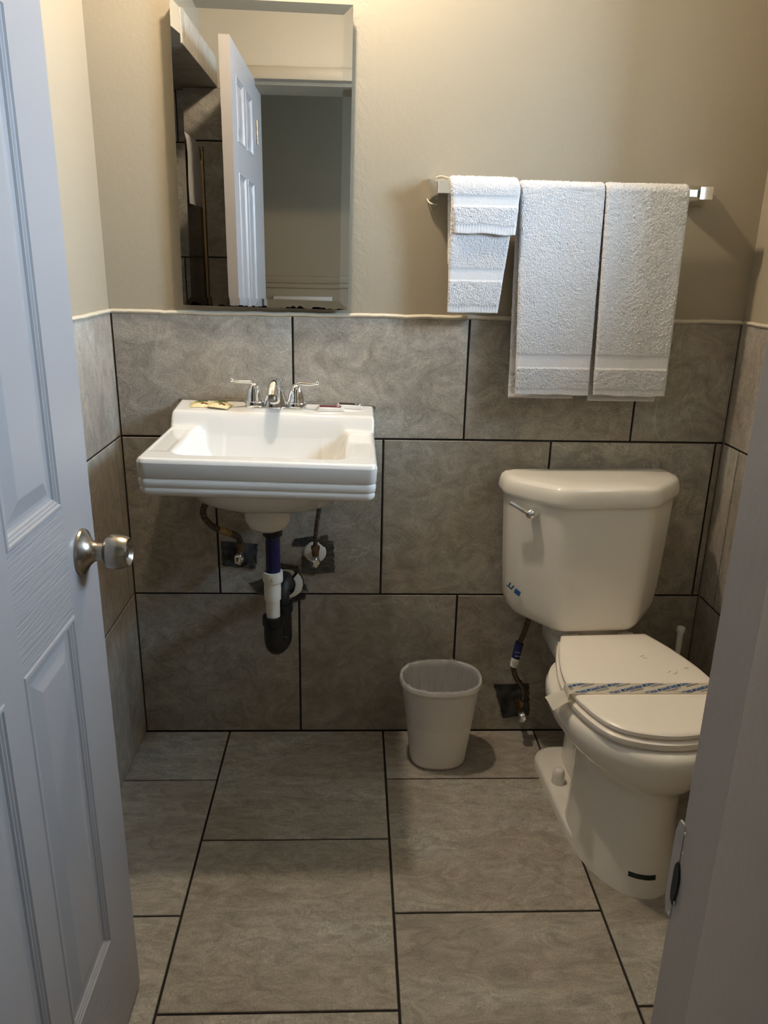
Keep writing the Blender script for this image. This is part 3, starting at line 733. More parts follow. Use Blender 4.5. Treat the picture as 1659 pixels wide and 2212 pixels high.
# ------------------------------------------------------------------ sachets and wrapped soaps on the ledge
def sachet(loc, rz, label):
    t = empty('soap_sachet', (loc[0], loc[1], ledge_z(loc[0], loc[1])+.0006+loc[2]), (TILT, .022+loc[3], rz)); tag(t, label, 'sachet', 'cream soap sachets on the sink ledge')
    bm = nb(); nx, ny = 14, 14; hx, hy = .027, .025; top, bot = [], []
    for j in range(ny):
        a, b = [], []
        for i in range(nx):
            u, v = i/(nx-1)*2-1, j/(ny-1)*2-1; h = .0055*((1-u**4)*(1-v**4))+.0004*random.random()
            zig = .0012*((i % 2)*2-1) if j in (0, ny-1) else 0
            a.append(bm.verts.new((u*hx, v*hy+zig, h+.0006))); b.append(bm.verts.new((u*hx, v*hy+zig, 0)))
        top.append(a); bot.append(b)
    grid_faces(bm, top); grid_faces(bm, [r[::-1] for r in bot])
    e = [top[0], [r[-1] for r in top], top[-1][::-1], [r[0] for r in top][::-1]]; f_ = [bot[0], [r[-1] for r in bot], bot[-1][::-1], [r[0] for r in bot][::-1]]
    for p, q in zip(e, f_):
        for i in range(len(p)-1): bm.faces.new((q[i], q[i+1], p[i+1], p[i]))
    obj('packet', bm, 'sachet', t, 40)
    hgt = lambda x, y: .0055*((1-(x/hx)**4)*(1-(y/hy)**4))+.0014
    for nm, mt, blobs in (('leaf_print', 'leaf', [(-.008, .004, .011, .0028, .2), (.004, .009, .012, .0022, -.15), (-.002, .0, .008, .002, .1)]), ('fruit_print', 'rust', [(.008, -.006, .007, .004, -.5), (.014, -.011, .005, .003, .2), (.003, -.010, .004, .003, 0)])):
        bm = nb()
        for (cx, cy, rx, ry, an) in blobs:
            ps = []
            for k in range(18):
                a = 2*PI*k/18; x = rx*math.cos(a); y = ry*math.sin(a)*(1+.35*math.sin(3*a)); X_, Y_ = cx+x*math.cos(an)-y*math.sin(an), cy+x*math.sin(an)+y*math.cos(an)
                ps.append((X_, Y_))
            loft(bm, [[(x, y, hgt(x, y)-.0008) for x, y in ps], [(x, y, hgt(x, y)+.0002) for x, y in ps]])
        obj(nm, bm, mt, t)
    bm = nb()
    for k, wd in enumerate((.030, .020)): box(bm, (-wd/2, .0165-k*.005, .0), (wd/2, .0178-k*.005, hgt(0, .0165-k*.005)+.0006))
    obj('print_lines', bm, 'leaf', t)
sachet((.226, -.048, 0, 0), .10, 'cream printed soap sachet at the ledge\'s left end, partly under another')
sachet((.276, -.060, .004, .06), -.18, 'cream printed soap sachet overlapping its neighbour, nearer the faucet')
def wrapped(loc, rz, label, core, hx, hy):
    t = empty('wrapped_soap', (loc[0], loc[1], ledge_z(loc[0], loc[1])+.0005), (TILT, .022, rz)); tag(t, label, 'soap', 'wrapped soaps on the sink ledge')
    def rr(hx, hy, z): return [(x, y, z) for x, y in fillet_poly([(-hx, -hy), (hx, -hy), (hx, hy), (-hx, hy)], [.003]*4, 3)]
    bm = nb(); loft(bm, [rr(hx, hy, 0), rr(hx, hy, .0015), rr(hx*.92, hy*.82, .0022), rr(hx*.86, hy*.66, .0078), rr(hx*.80, hy*.5, .009)]); obj('wrapper', bm, 'clearwrap', t, 50)
    bm = nb(); loft(bm, [rr(hx*.78, hy*.56, .0085), rr(hx*.76, hy*.52, .0098)]); lb = obj('label_print', bm, core, t, 40)
    bm = nb(); bmf = text_bm('o.', .012, .0003); join(bm, bmf, Matrix.Translation((hx*.45, -.004, .0100))); obj('lettering', bm, 'white_ink', lb)
    bm = nb(); loft(bm, [[(-hx*.80, -hy*.665, .0035), (hx*.8, -hy*.665, .0035), (hx*.76, -hy*.615, .0072), (-hx*.76, -hy*.615, .0072)], [(-hx*.80, -hy*.70, .0035), (hx*.8, -hy*.70, .0035), (hx*.76, -hy*.65, .0072), (-hx*.76, -hy*.65, .0072)]]); obj('edge_print', bm, core, t)
wrapped((.556, -.052, 0), .05, 'wrapped soap with a burgundy label on the ledge right of the faucet', 'burgundy', .036, .016)
wrapped((.604, -.024, 0), -.04, 'wrapped soap with a near black label behind the burgundy one', 'blackred', .034, .015)

# ------------------------------------------------------------------ sink drain
dr = empty('sink_drain', (.418, -.25, .40)); tag(dr, 'sink waste pipe with navy tailpiece, white pipe and black trap', 'drain pipe')
O = Vector((.418, -.25, .40))
def rel(*p): return tuple(Vector(p)-O)
bm = nb(); lathe(bm, [(.0225, .722), (.0245, .724), (.0245, .738), (.021, .741)], 20, 'Z', rel(.421, -.25, 0)); obj('top_nut', bm, 'black', dr, 35)
bm = nb(); tube(bm, [rel(.421, -.25, .745), rel(.4205, -.25, .605)], .0180, 28, 0); obj('tailpiece', bm, 'navy', dr, 50)
bm = nb(); lathe(bm, [(.019, .628), (.0245, .6275), (.0252, .622), (.0252, .604), (.0235, .600), (.019, .600)], 32, 'Z', rel(.419, -.25, 0), (False, False))
sn = obj('slip_nut', bm, 'pvc', dr, 35)
bm = nb(); join(bm, text_bm('S', .013, .0003, .0006), Matrix.Translation(Vector(rel(.4155, -.2755, .6085))) @ Matrix.Rotation(PI/2, 4, 'X')); obj('nut_letter', bm, 'tag', sn)
bm = nb(); lathe(bm, [(.0205, .602), (.0215, .58), (.0205, .553), (.0185, .552), (.0175, .548), (.0172, .485)], 32, 'Z', rel(.4175, -.25, 0)); obj('white_pipe', bm, 'pvc', dr, 35)
bm = nb(); lathe(bm, [(.0195, .507), (.0265, .506), (.0275, .500), (.0275, .484), (.0245, .480)], 28, 'Z', rel(.417, -.25, 0), (False, False)); obj('trap_nut', bm, 'black', dr, 35)
bm = nb(); lathe(bm, [(.0195, .517), (.0265, .516), (.0275, .510), (.0275, .494), (.0245, .490)], 28, 'Z', rel(.435, -.192, 0), (False, False)); obj('trap_nut', bm, 'black', dr, 35)
bm = nb(); tube(bm, [rel(.417, -.25, .485), rel(.417, -.25, .44), rel(.421, -.240, .418), rel(.428, -.2175, .410), rel(.435, -.197, .418), rel(.435, -.192, .445), rel(.435, -.192, .50)], .0238, 26, 6); obj('trap_bend', bm, 'black', dr, 60)
bm = nb(); tube(bm, [rel(.435, -.192, .50), rel(.435, -.192, .535), rel(.439, -.172, .560), rel(.438, -.14, .562), rel(.436, -.10, .535), rel(.434, -.05, .505), rel(.432, -.004, .495)], .0195, 22, 6)
lathe(bm, [(.0195, -.030), (.0245, -.028), (.0245, -.010), (.0195, -.008)], 24, 'Y', rel(.4335, -.03, .499), (False, False)); obj('wall_elbow', bm, 'blackrubber', dr, 60)
bm = nb(); n = 40; slot = 2
rings = []
lathe(bm, [(.021, -.004), (.025, -.010), (.037, -.008), (.0445, -.0045), (.0455, -.0035)], 48, 'Y', rel(.432, 0, .488), (False, False))
es = obj('escutcheon', bm, 'pvc', dr, 50)
bm = nb(); box(bm, (-.0035, -.0115, .022), (.0035, -.005, .045), .0005); bmesh.ops.rotate(bm, cent=(0, 0, 0), matrix=Matrix.Rotation(math.radians(38), 3, 'Y'), verts=bm.verts); bmesh.ops.translate(bm, vec=rel(.432, 0, .488), verts=bm.verts); obj('split_seam', bm, 'blackrubber', es)

# ------------------------------------------------------------------ shut-off valves and hoses
def valve(name, label, vx, vz, path, hose_r=.0062, escut=None, tagp=None, knob_y=-.095, hose_mat='braid'):
    t = empty(name, (vx, 0, vz)); tag(t, label, 'water valve')
    R = lambda *p: tuple(Vector(p)-Vector((vx, 0, vz)))
    bm = nb(); tube(bm, [(0, -.002, .0), (0, -.062, 0)], .0085, 16, 0); tube(bm, [(0, -.05, -.012), (0, -.05, .022)], .0095, 16, 0); lathe(bm, [(.0095, .018), (.012, .019), (.012, .030), (.0085, .032)], 6, 'Z', (0, -.05, 0)); obj('valve_body', bm, 'brass', t, 35)
    bm = nb(); 
    rings = []
    for yy, s in ((-.062, .5), (-.066, .9), (-.072, 1.0), (-.086, 1.0), (-.091, .85), (-.093, .4)):
        rings.append([(.0125*s*math.cos(a)*(1+.10*math.cos(5*a)), yy, .0155*s*math.sin(a)*(1+.10*math.cos(5*a))-.006) for a in [2*PI*k/40 for k in range(40)]])
    loft(bm, rings); obj('valve_handle', bm, 'chrome', t, 50)
    bm = nb(); tube(bm, [R(*p) for p in path], hose_r, 14, 8); obj('hose', bm, hose_mat, t, 60)
    if escut:
        bm = nb(); lathe(bm, [(.009, -.008), (.014, -.0085), (.027, -.006), (.0315, -.003), (.0325, -.0004)], 40, 'Y', R(escut[0], 0, escut[1]), (False, False)); obj('escutcheon', bm, 'pvc', t, 50)
    if tagp:
        a, b = [Vector(R(*p)) for p in tagp]; bm = nb(); tube(bm, [a, b], .0125, 12, 0, flat=.75); obj('paper_tag', bm, 'tag', t, 40)
    return t
valve('shutoff_valve', 'shut-off valve on the left under the sink, hose with a tan paper tag', .3105, .598,
      [(.3105, -.05, .625), (.309, -.055, .642), (.298, -.07, .658), (.275, -.085, .672), (.245, -.095, .692), (.226, -.10, .722), (.232, -.10, .752), (.262, -.09, .79), (.31, -.07, .85)],
      .0085, None, ((.288, -.076, .664), (.262, -.09, .682)))
valve('shutoff_valve', 'shut-off valve on the right under the sink, in front of a round white wall plate', .5150, .590,
      [(.5150, -.05, .615), (.5160, -.056, .65), (.520, -.068, .69), (.527, -.08, .74), (.529, -.07, .84)], .0062, (.511, .583))
tv = valve('shutoff_valve', 'toilet supply valve low on the wall, hose rising to the tank', 1.119, .105,
      [(1.119, -.05, .13), (1.122, -.056, .165), (1.112, -.065, .195), (1.092, -.07, .225), (1.083, -.07, .26), (1.089, -.065, .31), (1.106, -.07, .37), (1.112, -.085, .42), (1.112, -.09, .445)], .0075)
# care label wrapped on the toilet hose
def hose_label():
    a, b = Vector((1.0825, -.071, .262)), Vector((1.0955, -.066, .335)); ax = (b-a).normalized()
    Mx = Matrix.Translation(a-Vector((1.119, 0, .105))) @ ax.to_track_quat('Z', 'Y').to_matrix().to_4x4()
    bm = nb(); lathe(bm, [(.0125, .0), (.013, .026)], 20, 'Z', caps=(True, True), sy=.8); bmesh.ops.transform(bm, matrix=Mx, verts=bm.verts); pl = obj('care_label', bm, 'paper', tv, 40)
    bm = nb(); lathe(bm, [(.0132, .026), (.0138, .074)], 20, 'Z', caps=(True, True), sy=.8); bmesh.ops.transform(bm, matrix=Mx, verts=bm.verts); obj('label_field', bm, 'navy_label', pl, 40)
    bm = nb()
    for k, s in enumerate(('Do Not', 'Overtighten', 'Nut')):
        join(bm, text_bm(s, .0046, .0001), Matrix.Translation(Vector((1.080+k*.0015, -.0835, .312-k*.0125))-Vector((1.119, 0, .105))) @ Matrix.Rotation(.12, 4, 'Y') @ Matrix.Rotation(PI/2, 4, 'X'))
    obj('label_lettering', bm, 'white_ink', pl)
    bm = nb()
    for k in range(4):
        b2 = nb(); box(b2, (0, -.0002, 0), (.015-.002*(k % 2), .0002, .0016)); join(bm, b2, Matrix.Translation(Vector((1.0745+k*.0006, -.0840, .283-k*.005))-Vector((1.119, 0, .105))) @ Matrix.Rotation(.12, 4, 'Y'))
    obj('small_print', bm, 'grey_ink', pl)
hose_label()

# ------------------------------------------------------------------ duct tape pieces on the tiles
def tape(poly, mt, label, y=-.0012, th=.0012, crumple=0.0, group=None, cuts=14):
    us = [p[0] for p in poly]; vs = [p[1] for p in poly]
    bm = nb(); q = [Vector((p[0], p[1], 0)) for p in poly]
    # bilinear patch of a four cornered piece, with torn edges
    a, b, c, d_ = q; V = []
    for j in range(cuts+1):
        row = []
        for i in range(cuts+1):
            s, t = i/cuts, j/cuts; p = (a*(1-s)+b*s)*(1-t)+(d_*(1-s)+c*s)*t
            torn = .0025 if (i in (0, cuts)) else 0
            px, pz = p.x+random.uniform(-torn, torn), p.y+random.uniform(-.001, .001)
            edge = min(i, j, cuts-i, cuts-j)/ (cuts/2)
            h = .0006*random.random() + crumple*max(0, mnoise.noise(Vector((px*55, pz*55, len(label)))))*(.25+edge) + crumple*.4*random.random()*edge
            row.append(bm.verts.new((px, y-h-th, pz)))
        V.append(row)
    grid_faces(bm, V)
    r = bmesh.ops.solidify(bm, geom=bm.faces[:], thickness=-.0008 if False else .0008)
    o = obj('duct_tape', bm, mt, None, 60); tag(o, label, 'tape', group); return o
G = 'grey tape patches on the tiles'
tape([(.252, .541), (.344, .532), (.352, .606), (.250, .614)], 'duct_dark', 'dark crumpled tape patch around the left valve under the sink', crumple=.020, group=G)
tape([(.312, .537), (.343, .533), (.345, .558), (.310, .560)], 'duct', 'small flat grey tape tab below the left crumpled tape patch', y=-.004, group=G)
tape([(.448, .600), (.500, .600), (.512, .632), (.453, .622)], 'duct_dark', 'wrinkled grey tape strip to the left of the right valve\'s white plate', crumple=.008, group=G)
tape([(.505, .516), (.566, .522), (.564, .617), (.505, .622)], 'duct', 'flat grey tape square behind the white plate of the right valve', group=G)
tape([(.520, .600), (.552, .598), (.548, .636), (.526, .632)], 'duct', 'grey tape strip sticking up above the right valve\'s white plate', y=-.0032, group=G)
tape([(.472, .520), (.508, .512), (.508, .560), (.476, .572)], 'duct', 'grey tape strip joining the right valve patch to the drain patch', y=-.0026, group=G)
tape([(.352, .452), (.408, .455), (.432, .520), (.322, .488)], 'duct', 'grey tape corner to the left of the white drain pipe', group=G)
tape([(.405, .505), (.490, .462), (.465, .540), (.405, .552)], 'duct', 'large grey tape piece to the upper right of the drain plate', y=-.0030, crumple=.004, group=G)
tape([(.440, .425), (.480, .438), (.486, .458), (.446, .452)], 'duct_dark', 'wrinkled tape scrap below the right side of the drain plate', crumple=.006, group=G)
tape([(1.078, .045), (1.160, .055), (1.150, .165), (1.044, .160)], 'duct_dark', 'dark crumpled tape patch behind the toilet supply valve', crumple=.010, group=G)

# ------------------------------------------------------------------ toilet
TH = .06
toi = empty('toilet', (1.263, 0, 0), (0, 0, TH)); tag(toi, 'white two piece toilet with closed lid, right of the waste bin', 'toilet')
def egg(a, cx, yc, f, b, z, n=64, e=2.0, eb=2.6):
    out = []
    for k in range(n):
        t = 2*PI*k/n; c, s = math.cos(t), math.sin(t)
        if s < 0: out.append((cx+a*math.copysign(abs(c)**(2/e), c), yc-f*abs(s)**(2/e), z))
        else: out.append((cx+a*math.copysign(abs(c)**(2/eb), c), yc+b*abs(s)**(2/eb), z))
    return out
bm = nb(); BX = .005
# bowl and front pedestal
loft(bm, [egg(.127, BX-.010, -.45, .215, .10, .0), egg(.125, BX-.010, -.45, .213, .10, .02), egg(.120, BX-.011, -.45, .207, .105, .05), egg(.113, BX-.012, -.45, .199, .11, .12), egg(.109, BX-.012, -.45, .195, .12, .19), egg(.110, BX-.010, -.45, .196, .14, .240), egg(.120, BX-.006, -.445, .205, .17, .264),
          egg(.148, BX, -.44, .226, .20, .280), egg(.170, BX, -.435, .245, .21, .304), egg(.191, BX, -.43, .260, .21, .332), egg(.197, BX, -.43, .264, .21, .356), egg(.196, BX, -.43, .263, .21, .376), egg(.190, BX, -.43, .257, .21, .387), egg(.174, BX, -.43, .247, .205, .392)])
# flat foot
def foot(ins, z): return [(BX+x, y, z) for x, y in fillet_poly([(-.140+ins, -.12-ins), (-.140+ins, -.47), (-.085+ins, -.60+ins), (.085-ins, -.60+ins), (.140-ins, -.47), (.140-ins, -.12-ins)], [.06, .15, .06, .06, .15, .06], 8)]
loft(bm, [foot(.0, 0), foot(.0, .022), foot(.003, .029), foot(.010, .032)])
# trapway behind
loft(bm, [egg(.070, BX, -.25, .15, .13, .02), egg(.065, BX, -.25, .15, .13, .15), egg(.075, BX, -.22, .16, .16, .28), egg(.095, BX, -.20, .17, .17, .37)])
# rear deck under the tank
def deck(ins, z): return [(BX+x, y, z) for x, y in fillet_poly([(-.112+ins, -.03-ins), (-.118+ins, -.20), (-.165+ins, -.36), (.165-ins, -.36), (.118-ins, -.20), (.112-ins, -.03-ins)], [.03, .1, .03, .03, .1, .03], 6)]
loft(bm, [deck(.03, .30), deck(.006, .345), deck(0, .36), deck(0, .392), deck(.004, .398), deck(.012, .400)])
bowl = obj('bowl', bm, 'toilet_porcelain', toi, 45)
# seat ring and lid
def lidring(s, z, ex=0.0):
    pts = [(-.116, -.208), (-.150, -.30), (-.176, -.42), (-.170, -.53), (-.120, -.632), (0, -.668), (.120, -.632), (.170, -.53), (.176, -.42), (.150, -.30), (.116, -.208)]
    P_ = [Vector((x, y, 0)) for x, y in pts]
    c = catmull(P_, 8); cy = -.43
    return [(BX+.003+p.x*(1+s/.17), cy+(p.y-cy)*(1+s/.22), z) for p in c]
bm = nb(); loft(bm, [lidring(-.004, .394), lidring(.004, .398), lidring(.006, .404), lidring(.005, .412), lidring(-.003, .417)]); obj('seat', bm, 'seat', toi, 40)
bm = nb(); loft(bm, [lidring(-.010, .4185), lidring(-.003, .4195), lidring(.0, .423), lidring(-.0005, .4305), lidring(-.004, .434), lidring(-.012, .4355), lidring(-.06, .4362)]); lid = obj('seat_lid', bm, 'seat', toi, 40)
for sx in (-1, 1):
    bm = nb(); box(bm, (BX+sx*.075-.022, -.205, .398), (BX+sx*.075+.022, -.178, .424), .005); obj('seat_hinge', bm, 'seat', toi, 40)
for (x, y, l, a) in ((.060, -.335, .014, .5), (.064, -.345, .010, -.7), (.095, -.415, .012, .6), (.105, -.425, .010, .1), (.112, -.418, .009, .7), (.145, -.40, .010, -.2)):
    bm = nb(); b2 = nb(); box(b2, (-l/2, -.0005, -.0002), (l/2, .0005, .0003)); join(bm, b2, Matrix.Translation((x, y, .4364)) @ Matrix.Rotation(a, 4, 'Z'))
    obj('scuff_mark', bm, 'grey_ink', lid)
# tank
TX = -.016
def tankring(sx, sy, z, arch=0.0, y0=-.018):
    base = fillet_poly([(-.232, 0), (-.232, -.085), (-.120, -.192), (.120, -.192), (.232, -.085), (.232, 0)], [.02, .08, .07, .07, .08, .02], 8)
    return [(TX+x*sx, y0+y*sy, z+arch*(abs(x*sx)/.2)**2.2) for x, y in base]
bm = nb()
loft(bm, [tankring(.60, .8, .438, .012), tankring(.80, .93, .437, .016), tankring(.862, .972, .441, .018), tankring(.892, .988, .452, .018), tankring(.908, .994, .475, .014), tankring(.925, .998, .53, .004), tankring(.945, 1, .60), tankring(.965, 1.0, .70), tankring(.985, 1.0, .792), tankring(.985, 1.0, .795)])
tank = obj('tank', bm, 'toilet_porcelain', toi, 50)
bm = nb(); loft(bm, [egg(.10, -.005, -.10, .085, .075, .385), egg(.115, -.005, -.10, .085, .075, .45)]); obj('tank_gasket', bm, 'toilet_porcelain', toi, 50)
bm = nb()
loft(bm, [tankring(.98, 1.0, .789), tankring(1.015, 1.06, .787, y0=-.012), tankring(1.035, 1.085, .791, y0=-.010), tankring(1.042, 1.09, .800, y0=-.010), tankring(1.030, 1.08, .817, y0=-.011), tankring(1.012, 1.06, .829, y0=-.012), tankring(.975, 1.02, .836, y0=-.016), tankring(.90, .93, .8392, y0=-.024), tankring(.5, .5, .840, y0=-.06)])
obj('tank_lid', bm, 'toilet_porcelain', toi, 50)
# flush lever on the left facet
lv = Vector((TX-.178, -.158, .760)); nrm = Vector((-.69, -.72, 0)).normalized(); tng = Vector((-.72, .69, 0)).normalized()
bm = nb(); tube(bm, [lv-nrm*.012, lv+nrm*.004, lv+nrm*.014], lambda t: .0145-.002*t, 20, 0); bmesh.ops.create_uvsphere(bm, u_segments=18, v_segments=12, radius=.0138, matrix=Matrix.Translation(lv+nrm*.014)); lp = obj('lever_pivot', bm, 'chrome', toi, 60)
bm = nb(); tube(bm, [lv+nrm*.015, lv+nrm*.022+tng*.014+Vector((0, 0, .006)), lv+nrm*.026+tng*.032+Vector((0, 0, .015)), lv+nrm*.030+tng*.052+Vector((0, 0, .023))], lambda t: .0082-.0015*t, 12, 6, flat=.8); obj('flush_lever', bm, 'chrome', toi, 60)
# blue remnants of a paper strip on the tank's left side
bm = nb()
p0 = Vector((TX-.2085, -.110, .530)); t2 = Vector((.60, -.80, 0)).normalized(); n2 = Vector((-.80, -.60, 0))
Mx = Matrix(((t2.x, 0, n2.x, p0.x), (t2.y, 0, n2.y, p0.y), (0, 1, 0, p0.z), (0, 0, 0, 1)))
join(bm, text_bm('.L', .021, .0012), Mx @ Matrix.Translation((-.012, .004, .0035)) @ Matrix.Rotation(-.35, 4, 'Z'))
join(bm, text_bm('/', .018, .0016), Mx @ Matrix.Translation((.003, -.001, .0035)) @ Matrix.Rotation(-.35, 4, 'Z'))
bb = nb(); box(bb, (0, 0, -.002), (.019, .014, .0012), .001); join(bm, bb, Mx @ Matrix.Translation((.014, -.008, .0035)) @ Matrix.Rotation(-.3, 4, 'Z'))
obj('blue_print', bm, 'blue_ink', toi)
bm = nb(); lathe(bm, [(.0165, .030), (.0175, .034), (.0165, .060), (.014, .070), (.009, .0745), (.001, .0755)], 24, 'Z', (BX-.108, -.285, 0)); bc = obj('bolt_cap', bm, 'toilet_porcelain', toi, 50)
# dark sticker near the foot of the pedestal
bm = nb(); V = []
for j in range(2):
    row = []
    for i in range(13):
        x = -.048+.058*i/12; z = .047+.0125*j
        e = 2.0; a = .120; fy = -.45-.2085*math.sqrt(max(0, 1-((x)/a)**2))
        row.append(bm.verts.new((BX-.010+x, fy-.0006-(-.0004 if j == 0 else -.0022), z)))
    V.append(row)
grid_faces(bm, V); bmesh.ops.solidify(bm, geom=bm.faces[:], thickness=.0022); obj('sticker', bm, 'emblem', toi)

# sanitary paper band across the closed lid
band = empty('paper_band', (1.116, -.487, .4375)); tag(band, 'white paper band printed in blue, lying across the closed toilet lid', 'paper band')
BL, BW = .352, .046
bm = nb(); V = []
for i in range(49):
    x = -.002+ (BL+.004)*i/48
    V.append([bm.verts.new((x, y, .0004+.0007*mnoise.noise(Vector((x*16, y*10, 0)))+.0006)) for y in (-BW/2, -BW/4, 0, BW/4, BW/2)])
for x, z in ((-.0045, -.003), (-.0055, -.014)): V.insert(0, [bm.verts.new((x, y, z)) for y in (-BW/2, -BW/4, 0, BW/4, BW/2)])
for x, z in ((BL+.0045, -.003), (BL+.0055, -.014)): V.append([bm.verts.new((x, y, z)) for y in (-BW/2, -BW/4, 0, BW/4, BW/2)])
grid_faces(bm, V); bmesh.ops.solidify(bm, geom=bm.faces[:], thickness=.0003); obj('paper_strip', bm, 'paper', band, 50)
def clip(bm_):
    for co, no in (((0, BW/2-.002, 0), (0, 1, 0)), ((0, -BW/2+.002, 0), (0, -1, 0)), ((BL-.001, 0, 0), (1, 0, 0)), ((.001, 0, 0), (-1, 0, 0))):
        bmesh.ops.bisect_plane(bm_, geom=bm_.verts[:]+bm_.edges[:]+bm_.faces[:], plane_co=co, plane_no=no, clear_outer=True)
def star(bm_, x, y, r):
    for k in range(4):
        a = PI/4+k*PI/2; cx, cy = x+r*.5*math.cos(a), y+r*.5*math.sin(a)
        bm_.faces.new([bm_.verts.new((cx+r*.48*math.cos(q), cy+r*.48*math.sin(q), 0)) for q in [2*PI*j/12 for j in range(12)]])
words = ['SANITARIA', 'SANITARE', 'SANITARY']
pr, gr = nb(), nb(); ang = math.radians(21)
for line in range(-1, 7):
    lb, lg = nb(), nb(); x = 0
    for k in range(4):
        t = text_bm(words[(k+line) % 3], .0135, .0005); wd = max(v.co.x for v in t.verts); bmesh.ops.scale(t, vec=(.72, 1.0, 1), verts=t.verts); join(lb, t, Matrix.Translation((x, 0, 0)))
        g_ = nb(); box(g_, (x+.006, -.0065, -.0001), (x+wd*.72-.004, -.0045, .0001)); join(lg, g_)
        x += wd*.72+.013; star(lb, x-.0062, .0050, .0052)
    Mx = Matrix.Translation((-.06+line*.082, -.055+.0, .0025)) @ Matrix.Rotation(ang, 4, 'Z')
    join(pr, lb, Mx); join(gr, lg, Mx)
clip(pr); clip(gr)
obj('blue_lettering', pr, 'blue_ink', band); obj('small_print', gr, 'grey_ink', band)
# white sticky tape flap holding the band, on the bowl's left rim
bm = nb(); V = []
a, b, c, d_ = Vector((1.066, -.476, .4085)), Vector((1.120, -.466, .4225)), Vector((1.128, -.510, .4225)), Vector((1.074, -.526, .4045))
for j in range(7):
    V.append([bm.verts.new(((a*(1-i/8)+b*(i/8))*(1-j/6)+(d_*(1-i/8)+c*(i/8))*(j/6))+Vector((0, 0, .004*math.sin(PI*i/8)+.001*math.sin(j)))) for i in range(9)])
grid_faces(bm, V); bmesh.ops.solidify(bm, geom=bm.faces[:], thickness=.0004)
tag(obj('sticky_tape', bm, 'masking', None, 60), 'short white tape flap on the toilet seat\'s left edge beside the paper band', 'tape')

# ------------------------------------------------------------------ waste bin
wbn = empty('waste_bin', (.866, -.132, 0)); tag(wbn, 'small white plastic waste bin with a clear liner, on the floor tiles', 'waste bin')
def brg(hx, hy, z, n=72, e=2.35): return [(math.copysign(abs(math.cos(t))**(2/e), math.cos(t))*hx, math.copysign(abs(math.sin(t))**(2/e), math.sin(t))*hy, z) for t in [2*PI*k/n for k in range(n)]]
bm = nb()
loft(bm, [brg(.070, .060, .001), brg(.077, .066, .004), brg(.0795, .0685, .012), brg(.1085, .0885, .252), brg(.1065, .0865, .252), brg(.0775, .0665, .014), brg(.06, .05, .010)])
obj('body', bm, 'binplastic', wbn, 50)
bm = nb(); loft(bm, [brg(.1085, .0885, .246), brg(.1135, .0925, .250), brg(.1155, .0945, .257), brg(.1140, .0930, .263), brg(.1090, .0890, .264), brg(.1060, .086, .258), brg(.1060, .086, .250)], (False, False)); obj('rim', bm, 'binplastic', wbn, 60)
bm = nb(); n = 220; rings = []
prof = [(1.02, .135, .0014), (1.02, .16, .002), (1.018, .185, .0018), (1.018, .21, .0014), (1.02, .235, .0010), (1.045, .250, .0005), (1.062, .258, .0003), (1.045, .2665, .0012), (1.0, .2675, .002), (.965, .262, .003), (.955, .245, .004), (.93, .225, .008), (.90, .20, .010), (.86, .17, .012), (.80, .14, .012), (.70, .10, .008), (.45, .085, .008), (.05, .08, .004)]
for k_, (s, z, am) in enumerate(prof):
    zz = min(z, .252); hx = (.0795+(.1085-.0795)*(zz-.012)/.24); hy = (.0685+(.0885-.0685)*(zz-.012)/.24); ring = []
    for i in range(n):
        t = 2*PI*i/n; cx = math.copysign(abs(math.cos(t))**(2/2.35), math.cos(t)); sy2 = math.copysign(abs(math.sin(t))**(2/2.35), math.sin(t))
        v = mnoise.noise(Vector((math.cos(t)*6, math.sin(t)*6, z*13)))+.6*mnoise.noise(Vector((math.cos(t)*15, math.sin(t)*15, z*25)))
        rad = s + (am/.1)*v*(.55 if s < 1 else .0) + (abs(v)*am/.1*.8 if s >= 1.02 and z < .245 else 0)
        zo = .004*v if z < .14 and s > 1 else (.0035*max(0, v) if .26 < z else .002*v if s < .97 else 0)
        ring.append((cx*hx*rad, sy2*hy*rad, z+zo))
    rings.append(ring)
loft(bm, rings[6:], (False, True)); li = obj('liner', bm, 'liner', wbn, 70)
bm = nb(); loft(bm, rings[:7], (False, False)); obj('liner_cuff', bm, 'liner_cuff', li, 70)

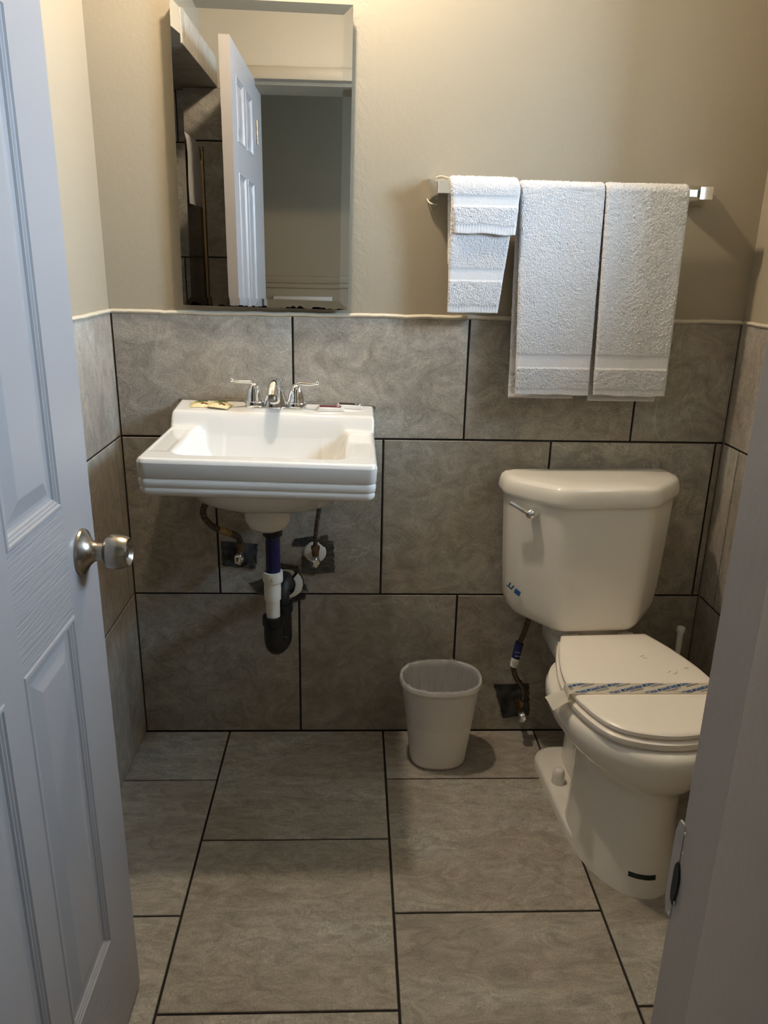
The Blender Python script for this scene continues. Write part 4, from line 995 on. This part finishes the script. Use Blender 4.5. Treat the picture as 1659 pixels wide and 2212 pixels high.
# ------------------------------------------------------------------ toilet brush beside the toilet
tb = empty('toilet_brush', (1.535, -.115, 0)); tag(tb, 'white toilet brush standing behind the toilet bowl near the right corner', 'toilet brush')
bm = nb(); lathe(bm, [(.045, 0), (.05, .004), (.043, .09), (.047, .10), (.044, .10), (.040, .09), (.04, .01)], 28); obj('holder', bm, 'whiteplastic', tb, 45)
bm = nb(); lathe(bm, [(.012, .02), (.030, .05), (.030, .085), (.010, .11)], 20); obj('bristles', bm, 'paper', tb, 45)
bm = nb(); lathe(bm, [(.0075, .08), (.0075, .30), (.0085, .39), (.0115, .398), (.012, .405), (.0105, .409), (.003, .4095)], 20); obj('handle', bm, 'whiteplastic', tb, 45)

# ------------------------------------------------------------------ shower screen and towel seen in the mirror
ss = empty('shower_screen', (-.01, -1.07, 0)); tag(ss, 'dark framed shower screen across the tiled alcove, seen in the mirror', 'shower screen')
bm = nb(); box(bm, (-.006, -.36, .04), (.004, .14, 1.76)); obj('panel', bm, 'smoke', ss)
bm = nb()
for y in (-.365, .14): box(bm, (-.014, y-.012, .02), (.014, y+.012, 1.78), .003)
box(bm, (-.014, -.36, .02), (.014, .14, .045), .003); box(bm, (-.010, -.36, 1.735), (.010, .14, 1.77), .003)
obj('frame', bm, 'gold', ss, 40)
bm = nb(); P_ = []
pts = [(-.035, 1.62), (-.030, 1.68), (-.022, 1.75), (-.0, 1.788), (.020, 1.775), (.026, 1.72), (.028, 1.64), (.028, 1.545)]
c = catmull([(x, z, 0) for x, z in pts], 5); V = []
for k, p in enumerate(c):
    s = k/(len(c)-1); ya = -.015+.01*mnoise.noise(Vector((p.y*9, 0, 0))); yb = -.20-.075*min(1, s*1.2)
    V.append([bm.verts.new((p.x+.004*mnoise.noise(Vector((i*.6, p.y*6, 3))), ya+(yb-ya)*i/12, p.y)) for i in range(13)])
grid_faces(bm, V); bmesh.ops.solidify(bm, geom=bm.faces[:], thickness=.007)
st = obj('bath_mat_towel', bm, 'terry', None, 60); st.name = 'draped_towel'; st.location = (-.01, -1.03, 0); tag(st, 'beige looking towel draped over the dark shower screen, seen in the mirror', 'towel')
bm = nb(); box(bm, (.10, HY+.0, 1.100), (.47, HY+.12, 1.128), .004); box(bm, (.16, HY, 1.05), (.18, HY+.09, 1.100), .002); box(bm, (.39, HY, 1.05), (.41, HY+.09, 1.100), .002)
tag(obj('wall_shelf', bm, 'whiteplastic', None, 40), 'narrow white shelf on the dim hall wall, seen low in the mirror', 'shelf')
